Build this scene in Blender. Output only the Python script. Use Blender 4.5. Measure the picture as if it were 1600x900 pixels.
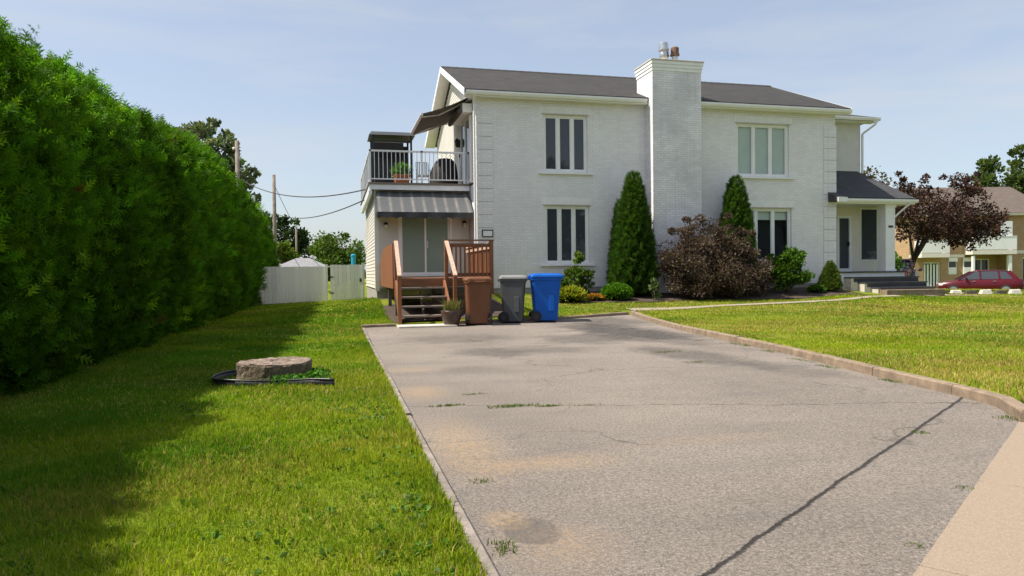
import bpy, math, random
import numpy as np
from mathutils import Vector, Matrix

# ------------------------------------------------------------------ scene, camera, light
for o in list(bpy.data.objects):
    bpy.data.objects.remove(o)
scn = bpy.context.scene
COL = scn.collection
rad = math.radians
cam = bpy.data.cameras.new('camera')
cam.sensor_width = 36.0
cam.lens = 25.2
cam.clip_start = 0.05
cam.clip_end = 3000
cam_o = bpy.data.objects.new('camera', cam)
COL.objects.link(cam_o)
cam_o.matrix_world = Matrix.Translation((0, 0, 1.2)) @ Matrix.Rotation(rad(-13.9), 4, 'Z') @ \
    Matrix.Rotation(rad(90 - 1.18), 4, 'X') @ Matrix.Rotation(rad(-0.63), 4, 'Z')
scn.camera = cam_o

SUN_EL, SUN_AZ = 57.0, 179.0        # azimuth of the sun measured counter-clockwise from +X
world = bpy.data.worlds.new('World')
scn.world = world
world.use_nodes = True
wn, wl = world.node_tree.nodes, world.node_tree.links
wn.clear()
w_out = wn.new('ShaderNodeOutputWorld')
w_bg = wn.new('ShaderNodeBackground')
w_bg.inputs['Strength'].default_value = 0.12
sky = wn.new('ShaderNodeTexSky')
sky.sky_type = 'NISHITA'
sky.sun_disc = False
sky.sun_elevation = rad(SUN_EL)
sky.sun_rotation = rad(90 - SUN_AZ)
sky.air_density = 1.0
sky.dust_density = 1.6
sky.ozone_density = 1.6
tc = wn.new('ShaderNodeTexCoord')
mp = wn.new('ShaderNodeMapping')
mp.inputs['Scale'].default_value = (1.0, 1.0, 6.0)
mp.inputs['Rotation'].default_value = (0.0, 0.06, 0.4)
nz = wn.new('ShaderNodeTexNoise')
nz.inputs['Scale'].default_value = 2.6
nz.inputs['Detail'].default_value = 7
nz.inputs['Roughness'].default_value = 0.55
nz.inputs['Distortion'].default_value = 0.3
rp = wn.new('ShaderNodeValToRGB')
rp.color_ramp.elements[0].position = 0.42
rp.color_ramp.elements[0].color = (0.36, 0.36, 0.36, 1)
rp.color_ramp.elements[1].position = 0.72
rp.color_ramp.elements[1].color = (0.70, 0.70, 0.70, 1)
mx = wn.new('ShaderNodeMixRGB')
mx.inputs['Color2'].default_value = (4.0, 4.1, 4.3, 1)      # thin high cloud veil
wl.new(tc.outputs['Generated'], mp.inputs['Vector'])
wl.new(mp.outputs['Vector'], nz.inputs['Vector'])
wl.new(nz.outputs['Fac'], rp.inputs['Fac'])
wl.new(rp.outputs['Color'], mx.inputs['Fac'])
wl.new(sky.outputs['Color'], mx.inputs['Color1'])
wl.new(mx.outputs['Color'], w_bg.inputs['Color'])
wl.new(w_bg.outputs['Background'], w_out.inputs['Surface'])

sun = bpy.data.lights.new('sun', 'SUN')
sun.energy = 5.0
sun.angle = rad(0.6)
sun.color = (1.0, 0.93, 0.82)
sun_o = bpy.data.objects.new('sun', sun)
COL.objects.link(sun_o)
sd = Vector((math.cos(rad(SUN_EL)) * math.cos(rad(SUN_AZ)), math.cos(rad(SUN_EL)) * math.sin(rad(SUN_AZ)), math.sin(rad(SUN_EL))))
sun_o.rotation_euler = sd.to_track_quat('Z', 'Y').to_euler()
sun_o.location = (-20, 5, 30)

scn.view_settings.view_transform = 'Standard'
scn.view_settings.look = 'None'
scn.view_settings.exposure = 0.58
scn.view_settings.gamma = 1.0
scn.view_settings.use_curve_mapping = False

RNG = np.random.default_rng(7)
random.seed(7)

# ------------------------------------------------------------------ helpers
def sstep(a, b, v):
    t = np.clip((np.asarray(v, float) - a) / (b - a), 0, 1)
    return t * t * (3 - 2 * t)

DRIVE = [(0.62, 1.2), (5.12, 4.41), (5.50, 4.95), (5.63, 5.5), (5.80, 6.6), (6.25, 9.0), (6.72, 13.0), (7.29, 16.97), (5.1, 16.3), (2.6, 15.98), (0.62, 15.9)]
SWD = (0.8144, 0.5803)                # direction of the pavement line
def walk_side(x, y):                  # > 0 on the street side of the pavement line
    return (np.asarray(x) - 2.27) * SWD[1] - (np.asarray(y) - 2.39) * SWD[0]

def gz(x, y):
    x = np.asarray(x, float); y = np.asarray(y, float)
    u = np.clip((y - 11) / 9.7, 0, 1)
    wlx = np.interp(x, [-40, -3, 1, 3, 16, 24, 200], [0, 0.05, 0.8, 1, 1, 0.05, 0])
    h = 0.5 * u ** 3.2 * wlx
    h = h * (1 - 0.62 * sstep(22, 29, y) * (1 - sstep(1.2, 6, x)))
    r = np.sqrt(x * x + y * y)
    h = h - 0.62 * sstep(43.0, 45.5, r) * sstep(14, 20, x)
    return h

def off(x, y):
    return np.interp(x, [-3, 0.6, 4.0, 300], [0.03, 0.03, 0.10, 0.10])

def lawn_z(x, y):
    return gz(x, y) + off(x, y)

def in_poly(poly, x, y):
    x = np.asarray(x, float); y = np.asarray(y, float)
    c = np.zeros(x.shape, bool)
    n = len(poly)
    for i in range(n):
        x0, y0 = poly[i]; x1, y1 = poly[(i + 1) % n]
        if y0 == y1:
            continue
        t = (y - y0) / (y1 - y0)
        c ^= ((y0 > y) != (y1 > y)) & (x < x0 + t * (x1 - x0))
    return c

def wavy(x, y, seed, f=1.0, n=5):
    r = np.random.default_rng(seed)
    s = 0
    a = 0
    for i in range(n):
        fx, fy = r.normal(size=2) * f * (1.0 + 0.8 * i)
        w = 1.0 / (1 + 0.8 * i)
        s = s + w * np.sin(fx * x + fy * y + r.uniform(0, 6.28)); a += w
    return s / a

# -------------------- objects
LOC = {}
def tag(o, label=None, cat=None, group=None, kind=None):
    if label: o['label'] = label
    if cat: o['category'] = cat
    if group: o['group'] = group
    if kind: o['kind'] = kind
    return o

def thing(name, label, cat, loc=(0, 0, 0), rz=0.0, group=None):
    o = bpy.data.objects.new(name, None)
    COL.objects.link(o)
    o.empty_display_size = 0.2
    o.location = loc
    o.rotation_euler = (0, 0, rz)
    LOC[o.name] = Vector(loc)
    return tag(o, label, cat, group)

class MB:
    def __init__(s):
        s.v = []; s.f = []
    def quad(s, a, b, c, d):
        i = len(s.v); s.v += [tuple(a), tuple(b), tuple(c), tuple(d)]; s.f.append((i, i + 1, i + 2, i + 3)); return s
    def tri(s, a, b, c):
        i = len(s.v); s.v += [tuple(a), tuple(b), tuple(c)]; s.f.append((i, i + 1, i + 2)); return s
    def hexa(s, p):                        # 8 points: bottom ring then top ring
        i = len(s.v); s.v += [tuple(q) for q in p]
        for q in ((3, 2, 1, 0), (4, 5, 6, 7), (0, 1, 5, 4), (1, 2, 6, 5), (2, 3, 7, 6), (3, 0, 4, 7)):
            s.f.append(tuple(i + k for k in q))
        return s
    def box(s, x0, x1, y0, y1, z0, z1):
        return s.hexa([(x0, y0, z0), (x1, y0, z0), (x1, y1, z0), (x0, y1, z0), (x0, y0, z1), (x1, y0, z1), (x1, y1, z1), (x0, y1, z1)])
    def bar(s, p, q, w, h, up=(0, 0, 1)):   # box section from p to q
        p = Vector(p); q = Vector(q); d = (q - p).normalized()
        a = d.cross(Vector(up))
        if a.length < 1e-4: a = d.cross(Vector((1, 0, 0)))
        a.normalize(); b = a.cross(d)
        a = a * w / 2; b = b * h / 2
        return s.hexa([p - a - b, p + a - b, q + a - b, q - a - b, p - a + b, p + a + b, q + a + b, q - a + b])
    def tube(s, pts, rs, n=8, cap=True):
        pts = [Vector(p) for p in pts]
        if not hasattr(rs, '__len__'): rs = [rs] * len(pts)
        base = len(s.v)
        ref = None
        for k, p in enumerate(pts):
            if k == 0: d = pts[1] - p
            elif k == len(pts) - 1: d = p - pts[k - 1]
            else: d = pts[k + 1] - pts[k - 1]
            d.normalize()
            if ref is None:
                ref = Vector((0, 0, 1)) if abs(d.z) < 0.9 else Vector((1, 0, 0))
            a = d.cross(ref).normalized(); b = d.cross(a).normalized()
            ref = -a.cross(d) if False else ref
            for j in range(n):
                t = 2 * math.pi * j / n
                s.v.append(tuple(p + (a * math.cos(t) + b * math.sin(t)) * rs[k]))
        for k in range(len(pts) - 1):
            for j in range(n):
                a0 = base + k * n + j; a1 = base + k * n + (j + 1) % n
                s.f.append((a0, a0 + n, a1 + n, a1))
        if cap:
            s.f.append(tuple(base + j for j in range(n)))
            e = base + (len(pts) - 1) * n
            s.f.append(tuple(e + j for j in reversed(range(n))))
        return s
    def loft(s, rings, cap0=True, cap1=True):
        base = len(s.v); n = len(rings[0])
        for r in rings: s.v += [tuple(p) for p in r]
        for k in range(len(rings) - 1):
            for j in range(n):
                a0 = base + k * n + j; a1 = base + k * n + (j + 1) % n
                s.f.append((a0, a1, a1 + n, a0 + n))
        if cap0: s.f.append(tuple(base + j for j in reversed(range(n))))
        if cap1:
            e = base + (len(rings) - 1) * n
            s.f.append(tuple(e + j for j in range(n)))
        return s
    def lathe(s, prof, c=(0, 0, 0), n=20, cap=True):
        rings = [[(c[0] + r * math.cos(2 * math.pi * j / n), c[1] + r * math.sin(2 * math.pi * j / n), c[2] + z) for j in range(n)] for r, z in prof]
        return s.loft(rings, cap, cap)
    def build(s, name, mat, parent=None, smooth=False, bevel=0.0, local=False, label=None):
        me = bpy.data.meshes.new(name)
        v = s.v
        if parent is not None and not local:
            l = LOC[parent.name]
            v = [(a - l.x, b - l.y, c - l.z) for a, b, c in v]
        me.from_pydata(v, [], s.f)
        me.validate()
        if smooth:
            me.polygons.foreach_set('use_smooth', [True] * len(me.polygons))
        me.materials.append(mat)
        o = bpy.data.objects.new(name, me)
        COL.objects.link(o)
        if parent is not None:
            o.parent = parent
            LOC[o.name] = LOC[parent.name]
        else:
            LOC[o.name] = Vector((0, 0, 0))
        if bevel:
            b = o.modifiers.new('bevel', 'BEVEL'); b.width = bevel; b.segments = 2; b.limit_method = 'ANGLE'; b.angle_limit = rad(40)
        if label: o['label'] = label
        return o

def dup_part(o, parent, loc):
    c = o.copy(); COL.objects.link(c); c.parent = parent; c.location = loc
    LOC[c.name] = LOC[parent.name]
    return c

def mesh_np(name, verts, faces, mat, parent=None, col=None, smooth=False):
    verts = np.asarray(verts, np.float32); faces = np.asarray(faces, np.int32)
    if parent is not None:
        verts = verts - np.array(LOC[parent.name], np.float32)
    me = bpy.data.meshes.new(name)
    k = faces.shape[1]
    me.vertices.add(len(verts)); me.vertices.foreach_set('co', verts.ravel())
    me.loops.add(faces.size); me.loops.foreach_set('vertex_index', faces.ravel())
    me.polygons.add(len(faces))
    me.polygons.foreach_set('loop_start', np.arange(0, faces.size, k, dtype=np.int32))
    me.polygons.foreach_set('loop_total', np.full(len(faces), k, np.int32))
    if smooth: me.polygons.foreach_set('use_smooth', np.ones(len(faces), bool))
    me.update(calc_edges=True)
    if col is not None:
        at = me.color_attributes.new('Col', 'FLOAT_COLOR', 'POINT')
        c4 = np.ones((len(verts), 4), np.float32); c4[:, :3] = col
        at.data.foreach_set('color', c4.ravel())
    me.materials.append(mat)
    o = bpy.data.objects.new(name, me); COL.objects.link(o)
    if parent is not None: o.parent = parent
    LOC[o.name] = LOC[parent.name] if parent is not None else Vector((0, 0, 0))
    return o

def frames(d, rng):
    """rotation matrices whose local +Y points along d, with random roll"""
    d = d / np.linalg.norm(d, axis=1, keepdims=True)
    r = rng.normal(size=d.shape)
    a = np.cross(d, r); a /= np.linalg.norm(a, axis=1, keepdims=True) + 1e-9
    b = np.cross(a, d)
    return np.stack([a, d, b], axis=2)

def scatter(name, tv, tf, pos, rot, scl, col, mat, parent=None):
    tv = np.asarray(tv, np.float32); tf = np.asarray(tf, np.int32)
    n, k = len(pos), len(tv)
    scl = np.asarray(scl, np.float32)
    if scl.ndim == 1: scl = scl[:, None]
    loc = tv[None] * scl[:, None, :]
    v = np.einsum('nij,nkj->nki', rot, loc) + np.asarray(pos)[:, None, :]
    f = (tf[None] + (np.arange(n) * k)[:, None, None]).reshape(-1, tf.shape[1])
    c = np.repeat(np.asarray(col), k, axis=0)
    return mesh_np(name, v.reshape(-1, 3), f, mat, parent, c)

LEAF_V = [(0, 0, 0), (0.36, 0.5, 0.10), (0, 1, -0.05), (-0.36, 0.5, 0.10)]
LEAF_F = [(0, 1, 2), (0, 2, 3)]
SPRAY_V = [(-.05, 0, 0), (.05, 0, 0), (0, 1, -.12),
           (0, .15, 0), (.42, .45, .03), (.08, .42, 0),
           (0, .15, 0), (-.42, .45, .03), (-.08, .42, 0),
           (0, .42, 0), (.34, .75, -.02), (.06, .66, 0),
           (0, .42, 0), (-.34, .75, -.02), (-.06, .66, 0),
           (0, .68, -.04), (.2, .98, -.10), (.03, .86, -.08),
           (0, .68, -.04), (-.2, .98, -.10), (-.03, .86, -.08)]
SPRAY_F = [(i, i + 1, i + 2) for i in range(0, 21, 3)]

# ------------------------------------------------------------------ materials
def nt(name):
    m = bpy.data.materials.new(name); m.use_nodes = True
    t = m.node_tree
    return m, t.nodes, t.links, t.nodes['Principled BSDF']

def L_(l, a, b): l.new(a, b)

def noise(n, l, vec, scale, detail=4, rough=0.55):
    q = n.new('ShaderNodeTexNoise'); q.inputs['Scale'].default_value = scale
    q.inputs['Detail'].default_value = detail; q.inputs['Roughness'].default_value = rough
    l.new(vec, q.inputs['Vector']); return q.outputs['Fac']

def ramp(n, l, fac, stops):
    q = n.new('ShaderNodeValToRGB'); e = q.color_ramp.elements
    while len(e) < len(stops): e.new(0.5)
    for i, (p, c) in enumerate(stops):
        e[i].position = p
        e[i].color = (c, c, c, 1) if not hasattr(c, '__len__') else (*c[:3], 1)
    l.new(fac, q.inputs['Fac']); return q.outputs['Color']

def mix(n, l, fac, a, b, mode='MIX'):
    q = n.new('ShaderNodeMixRGB'); q.blend_type = mode
    for s, k in ((fac, 'Fac'), (a, 'Color1'), (b, 'Color2')):
        if hasattr(s, 'is_output'): l.new(s, q.inputs[k])
        elif k == 'Fac': q.inputs[k].default_value = s
        else: q.inputs[k].default_value = (*s[:3], 1)
    return q.outputs['Color']

def math_(n, l, op, a, b=None):
    q = n.new('ShaderNodeMath'); q.operation = op
    for i, s in enumerate((a, b)):
        if s is None: continue
        if hasattr(s, 'is_output'): l.new(s, q.inputs[i])
        else: q.inputs[i].default_value = s
    return q.outputs[0]

def bump(n, l, bs, h, strength=0.3, dist=0.02):
    q = n.new('ShaderNodeBump'); q.inputs['Strength'].default_value = strength; q.inputs['Distance'].default_value = dist
    l.new(h, q.inputs['Height']); l.new(q.outputs['Normal'], bs.inputs['Normal'])

def objco(n):
    return n.new('ShaderNodeTexCoord').outputs['Object']

def plain(name, col, rough=0.6, var=0.12, scale=6.0, bmp=0.15, metal=0.0, dirt=0.0, dirtcol=(0.08, 0.07, 0.05), spec=0.5, bscale=60):
    m, n, l, b = nt(name)
    oc = objco(n)
    f = noise(n, l, oc, scale, 5)
    c0 = tuple(max(0, c * (1 - var)) for c in col); c1 = tuple(min(1, c * (1 + var)) for c in col)
    c = ramp(n, l, f, [(0.3, c0), (0.7, c1)])
    if dirt:
        g = noise(n, l, oc, scale * 0.35, 6, 0.65)
        c = mix(n, l, ramp(n, l, g, [(0.48, 0.0), (0.75, dirt)]), c, dirtcol)
    l.new(c, b.inputs['Base Color'])
    b.inputs['Roughness'].default_value = rough; b.inputs['Metallic'].default_value = metal
    b.inputs['Specular IOR Level'].default_value = spec
    if bmp:
        bump(n, l, b, noise(n, l, oc, bscale, 4), bmp, 0.01)
    return m

def leafmat(name, trans=0.35, rough=0.55, tint=(1, 1, 1)):
    m, n, l, b = nt(name)
    a = n.new('ShaderNodeAttribute'); a.attribute_name = 'Col'
    c = mix(n, l, 1.0, a.outputs['Color'], tint, 'MULTIPLY')
    l.new(c, b.inputs['Base Color'])
    b.inputs['Roughness'].default_value = rough
    b.inputs['Specular IOR Level'].default_value = 0.12
    t = n.new('ShaderNodeBsdfTranslucent')
    l.new(mix(n, l, 1.0, c, (1.15, 1.2, 0.6), 'MULTIPLY'), t.inputs['Color'])
    ms = n.new('ShaderNodeMixShader'); ms.inputs['Fac'].default_value = trans
    l.new(b.outputs[0], ms.inputs[1]); l.new(t.outputs[0], ms.inputs[2])
    l.new(ms.outputs[0], n['Material Output'].inputs['Surface'])
    return m

def brickmat(name, col, mortar, stain=0.25, staincol=(0.33, 0.33, 0.34), bw=0.21, bh=0.075, mort=0.009, bstr=0.55, colvar=0.08, warm=None):
    m, n, l, b = nt(name)
    oc = objco(n)
    sp = n.new('ShaderNodeSeparateXYZ'); l.new(oc, sp.inputs[0])
    cb = n.new('ShaderNodeCombineXYZ')
    l.new(math_(n, l, 'ADD', sp.outputs[0], sp.outputs[1]), cb.inputs[0]); l.new(sp.outputs[2], cb.inputs[1])
    bt = n.new('ShaderNodeTexBrick')
    bt.inputs['Scale'].default_value = 1.0; bt.inputs['Brick Width'].default_value = bw; bt.inputs['Row Height'].default_value = bh
    bt.inputs['Mortar Size'].default_value = mort; bt.inputs['Mortar Smooth'].default_value = 0.25
    bt.inputs['Color1'].default_value = (*[c * (1 - colvar) for c in col], 1)
    bt.inputs['Color2'].default_value = (*[min(1, c * (1 + colvar)) for c in col], 1)
    bt.inputs['Mortar'].default_value = (*mortar, 1)
    l.new(cb.outputs[0], bt.inputs['Vector'])
    c = bt.outputs['Color']
    big = noise(n, l, oc, 0.9, 6, 0.6)
    c = mix(n, l, ramp(n, l, big, [(0.40, 0.0), (0.72, stain)]), c, staincol)
    st = n.new('ShaderNodeMapping'); st.inputs['Scale'].default_value = (9, 9, 0.7); l.new(oc, st.inputs['Vector'])
    sk = noise(n, l, st.outputs[0], 1.0, 5, 0.6)
    c = mix(n, l, ramp(n, l, sk, [(0.52, 0.0), (0.8, stain * 0.8)]), c, staincol)
    l.new(c, b.inputs['Base Color'])
    b.inputs['Roughness'].default_value = 0.75
    h = math_(n, l, 'SUBTRACT', math_(n, l, 'MULTIPLY', noise(n, l, oc, 45, 4), 0.35), bt.outputs['Fac'])
    bump(n, l, b, h, bstr, 0.012)
    return m

def woodmat(name, col, grain_axis='Z', rough=0.7, var=0.35):
    m, n, l, b = nt(name)
    oc = objco(n)
    mpn = n.new('ShaderNodeMapping')
    sc = {'X': (1.5, 30, 30), 'Y': (30, 1.5, 30), 'Z': (30, 30, 1.5)}[grain_axis]
    mpn.inputs['Scale'].default_value = sc; l.new(oc, mpn.inputs['Vector'])
    g = noise(n, l, mpn.outputs[0], 1.0, 5, 0.6)
    info = n.new('ShaderNodeObjectInfo')
    c = ramp(n, l, g, [(0.3, tuple(k * (1 - var) for k in col)), (0.7, tuple(k * (1 + var) for k in col))])
    c = mix(n, l, math_(n, l, 'MULTIPLY', info.outputs['Random'], 0.35), c, tuple(k * 0.6 for k in col))
    l.new(c, b.inputs['Base Color']); b.inputs['Roughness'].default_value = rough
    bump(n, l, b, g, 0.25, 0.006)
    return m

def glassmat(name, tint=(0.03, 0.035, 0.045), clear=0.0, rough=0.03):
    m, n, l, b = nt(name)
    b.inputs['Base Color'].default_value = (*tint, 1); b.inputs['Roughness'].default_value = rough
    b.inputs['IOR'].default_value = 1.5; b.inputs['Specular IOR Level'].default_value = 0.55
    oc = objco(n)
    bump(n, l, b, noise(n, l, oc, 1.3, 2), 0.035, 0.05)
    if clear:
        t = n.new('ShaderNodeBsdfTransparent'); t.inputs['Color'].default_value = (0.94, 0.97, 0.96, 1)
        ms = n.new('ShaderNodeMixShader'); ms.inputs['Fac'].default_value = clear
        l.new(b.outputs[0], ms.inputs[1]); l.new(t.outputs[0], ms.inputs[2])
        l.new(ms.outputs[0], n['Material Output'].inputs['Surface'])
    return m

def shinglemat(name, c0, c1, c2):
    m, n, l, b = nt(name)
    oc = objco(n)
    sp = n.new('ShaderNodeSeparateXYZ'); l.new(oc, sp.inputs[0])
    cb = n.new('ShaderNodeCombineXYZ')
    l.new(math_(n, l, 'ADD', sp.outputs[0], math_(n, l, 'MULTIPLY', sp.outputs[1], 0.0)), cb.inputs[0]); l.new(math_(n, l, 'MULTIPLY', sp.outputs[2], 2.6), cb.inputs[1])
    bt = n.new('ShaderNodeTexBrick')
    bt.inputs['Scale'].default_value = 1.0; bt.inputs['Brick Width'].default_value = 0.33; bt.inputs['Row Height'].default_value = 0.14
    bt.inputs['Mortar Size'].default_value = 0.008; bt.inputs['Color1'].default_value = (*c0, 1); bt.inputs['Color2'].default_value = (*c1, 1); bt.inputs['Mortar'].default_value = (*c2, 1)
    l.new(cb.outputs[0], bt.inputs['Vector'])
    c = mix(n, l, ramp(n, l, noise(n, l, oc, 3.0, 6, 0.7), [(0.35, 0.0), (0.75, 0.6)]), bt.outputs['Color'], c1)
    c = mix(n, l, 0.5, c, ramp(n, l, noise(n, l, oc, 26, 4, 0.7), [(0.3, 0.2), (0.7, 0.85)]), 'OVERLAY')
    l.new(c, b.inputs['Base Color']); b.inputs['Roughness'].default_value = 0.9
    bump(n, l, b, math_(n, l, 'SUBTRACT', noise(n, l, oc, 120, 3), bt.outputs['Fac']), 0.5, 0.01)
    return m

M = {}
M['brick'] = brickmat('painted_brick', (0.82, 0.80, 0.80), (0.67, 0.655, 0.655), 0.38, (0.58, 0.57, 0.56), bw=0.20, bh=0.068, mort=0.006, bstr=0.5, colvar=0.05)
M['brick_chim'] = brickmat('painted_brick_worn', (0.81, 0.79, 0.80), (0.61, 0.595, 0.60), 0.55, (0.42, 0.42, 0.45), bw=0.20, bh=0.068, mort=0.007, colvar=0.08)
M['quoin'] = plain('quoin_paint', (0.80, 0.80, 0.78), 0.75, 0.06, 4, 0.3, bscale=30)
M['concrete'] = plain('foundation_concrete', (0.34, 0.32, 0.29), 0.9, 0.2, 5, 0.4, dirt=0.4)
M['white'] = plain('white_aluminium', (0.82, 0.82, 0.80), 0.45, 0.04, 3, 0.05, dirt=0.15, dirtcol=(0.45, 0.43, 0.38))
M['siding'] = plain('vinyl_siding', (0.66, 0.63, 0.56), 0.55, 0.05, 2, 0.05, dirt=0.15, dirtcol=(0.42, 0.38, 0.30))
M['stucco'] = plain('stucco', (0.62, 0.60, 0.56), 0.85, 0.06, 3, 0.35, bscale=90)
M['rail'] = plain('rail_aluminium', (0.74, 0.75, 0.76), 0.4, 0.05, 5, 0.03)
M['shingle'] = shinglemat('roof_shingles', (0.020, 0.019, 0.019), (0.042, 0.038, 0.036), (0.007, 0.007, 0.007))
M['shingle_dk'] = shinglemat('porch_shingles', (0.040, 0.040, 0.046), (0.06, 0.06, 0.066), (0.02, 0.02, 0.024))
M['glass'] = glassmat('window_glass', (0.050, 0.056, 0.068))
M['glass_clear'] = glassmat('clear_glass', (0.03, 0.04, 0.04), 0.92)
M['glass_door'] = glassmat('door_glass', (0.31, 0.41, 0.34), 0.22)
M['dark'] = plain('dark_interior', (0.03, 0.03, 0.035), 0.9, 0.2, 3, 0)
M['blind'] = plain('pale_blind', (0.80, 0.84, 0.82), 0.8, 0.05, 3, 0)
M['black_metal'] = plain('black_metal', (0.018, 0.018, 0.02), 0.5, 0.2, 8, 0.1)
M['steel'] = plain('galvanised_steel', (0.55, 0.56, 0.58), 0.35, 0.12, 9, 0.05, metal=0.9, dirt=0.3, dirtcol=(0.25, 0.16, 0.1))
M['rust'] = plain('rusty_steel', (0.16, 0.09, 0.06), 0.8, 0.4, 14, 0.3)
M['wood'] = woodmat('deck_wood', (0.25, 0.096, 0.036), 'Z')
M['woodx'] = woodmat('deck_wood_x', (0.22, 0.088, 0.036), 'X')
M['wood_lit'] = woodmat('deck_wood_lit', (0.50, 0.34, 0.25), 'Y')  # paler than the other deck wood: sunlit rail tops put into the colour
M['tread'] = woodmat('weathered_tread', (0.20, 0.16, 0.13), 'X')
M['fence'] = woodmat('fence_paint', (0.86, 0.85, 0.82), 'Z', 0.7, 0.08)
M['slab'] = plain('pale_slab', (0.55, 0.50, 0.43), 0.9, 0.12, 6, 0.3)
M['awn_brown'] = plain('brown_canvas', (0.085, 0.065, 0.055), 0.9, 0.15, 4, 0.15, bscale=200)
M['bin_brown'] = plain('brown_plastic', (0.155, 0.064, 0.030), 0.5, 0.1, 4, 0.08, spec=.3, dirt=0.25, dirtcol=(0.2, 0.14, 0.1))
M['bin_grey'] = plain('grey_plastic', (0.055, 0.06, 0.068), 0.5, 0.1, 4, 0.08, dirt=0.25, dirtcol=(0.16, 0.15, 0.14))
M['bin_greylid'] = plain('grey_plastic_lid', (0.20, 0.20, 0.20), 0.5, 0.1, 4, 0.08, dirt=0.2, dirtcol=(0.3, 0.28, 0.25))
M['bin_blue'] = plain('blue_plastic', (0.003, 0.095, 0.44), 0.45, 0.1, 4, 0.08, spec=.25, dirt=0.15, dirtcol=(0.1, 0.15, 0.25))
M['rubber'] = plain('rubber', (0.015, 0.015, 0.016), 0.8, 0.2, 12, 0.1)
M['terracotta'] = plain('terracotta', (0.42, 0.13, 0.05), 0.8, 0.2, 7, 0.2)
M['pot_dark'] = plain('glazed_brown_pot', (0.055, 0.03, 0.022), 0.35, 0.3, 7, 0.1, dirt=0.4, dirtcol=(0.16, 0.09, 0.05))
M['soil'] = plain('soil', (0.06, 0.04, 0.028), 0.95, 0.4, 14, 0.6)
M['bark'] = plain('bark', (0.11, 0.08, 0.06), 0.95, 0.35, 10, 0.8, bscale=30)
M['bark_dk'] = plain('dark_bark', (0.045, 0.032, 0.028), 0.95, 0.35, 10, 0.8, bscale=30)
M['pole'] = plain('weathered_pole', (0.20, 0.17, 0.14), 0.9, 0.25, 5, 0.3)
M['wire'] = plain('wire', (0.03, 0.03, 0.03), 0.7, 0.1, 5, 0)
M['leaf'] = leafmat('leaf')
M['cedar'] = leafmat('cedar_foliage', 0.40, 0.7)
M['blade'] = leafmat('grass_blade', 0.40, 0.7)
M['core'] = plain('hedge_inside', (0.010, 0.018, 0.006), 1.0, 0.5, 5, 0.0, spec=0.0)  # near-black, shade between the sprays put into the colour
M['plastic_black'] = plain('black_edging', (0.018, 0.018, 0.022), 0.38, 0.2, 6, 0.05)
M['kerb'] = plain('kerb_concrete', (0.235, 0.175, 0.12), 0.92, 0.3, 9, 0.6, dirt=0.6, dirtcol=(0.14, 0.10, 0.07))
M['kerb_l'] = plain('edge_concrete', (0.24, 0.205, 0.175), 0.92, 0.35, 9, 0.7, dirt=0.75, dirtcol=(0.10, 0.08, 0.06))
M['path'] = plain('path_concrete', (0.30, 0.25, 0.19), 0.92, 0.12, 4, 0.3)
M['sidewalk'] = plain('sidewalk_concrete', (0.285, 0.222, 0.162), 0.9, 0.16, 90, 0.5, dirt=0.35, dirtcol=(0.20, 0.155, 0.11), bscale=140)
M['road'] = plain('road_asphalt', (0.10, 0.10, 0.10), 0.9, 0.15, 4, 0.4, bscale=120)
M['tan_brick'] = brickmat('tan_brick', (0.40, 0.25, 0.125), (0.33, 0.26, 0.19), 0.15, (0.38, 0.25, 0.15), bw=0.25, bh=0.09, colvar=0.14)
M['trim'] = plain('cream_trim', (0.70, 0.66, 0.58), 0.6, 0.05, 4, 0.05)
M['roof_tan'] = shinglemat('brown_shingles', (0.095, 0.072, 0.058), (0.13, 0.10, 0.082), (0.05, 0.04, 0.035))
M['car_red'] = plain('red_car_paint', (0.080, 0.003, 0.008), 0.25, 0.04, 2, 0.0, spec=0.45)
M['car_dk'] = plain('burgundy_car_paint', (0.035, 0.012, 0.022), 0.22, 0.04, 2, 0.0, spec=0.8)
M['lamp_red'] = plain('tail_lamp', (0.35, 0.01, 0.01), 0.2, 0.05, 5, 0)
M['turquoise'] = plain('turquoise_plastic', (0.01, 0.30, 0.48), 0.5, 0.05, 5, 0)
M['white_stone'] = plain('painted_stone', (0.58, 0.55, 0.48), 0.9, 0.12, 8, 0.4)
M['dark_stone'] = plain('dark_stone', (0.06, 0.05, 0.045), 0.9, 0.3, 8, 0.4)
M['shed_roof'] = shinglemat('shed_shingles', (0.20, 0.20, 0.21), (0.26, 0.26, 0.27), (0.12, 0.12, 0.12))
M['porch_floor'] = plain('painted_steps', (0.028, 0.03, 0.036), 0.6, 0.25, 6, 0.1, dirt=0.4, dirtcol=(0.10, 0.09, 0.08))
M['grille'] = plain('barbecue_cover', (0.022, 0.018, 0.016), 0.75, 0.2, 5, 0.15)
M['globe'] = plain('lamp_glass', (0.80, 0.74, 0.60), 0.3, 0.03, 4, 0)

def ground_mat():
    m, n, l, b = nt('lawn_ground')
    oc = objco(n)
    f = noise(n, l, oc, 1.3, 6, 0.6); g = noise(n, l, oc, 22, 5, 0.7)
    c = ramp(n, l, f, [(0.30, (0.085, 0.150, 0.010)), (0.52, (0.150, 0.190, 0.016)), (0.72, (0.25, 0.22, 0.04))])
    c = mix(n, l, 0.75, c, ramp(n, l, g, [(0.25, 0.2), (0.75, 0.85)]), 'OVERLAY')
    l.new(c, b.inputs['Base Color']); b.inputs['Roughness'].default_value = 0.95; b.inputs['Specular IOR Level'].default_value = 0.1
    bump(n, l, b, g, 0.8, 0.04)
    return m
M['ground'] = ground_mat()

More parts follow.
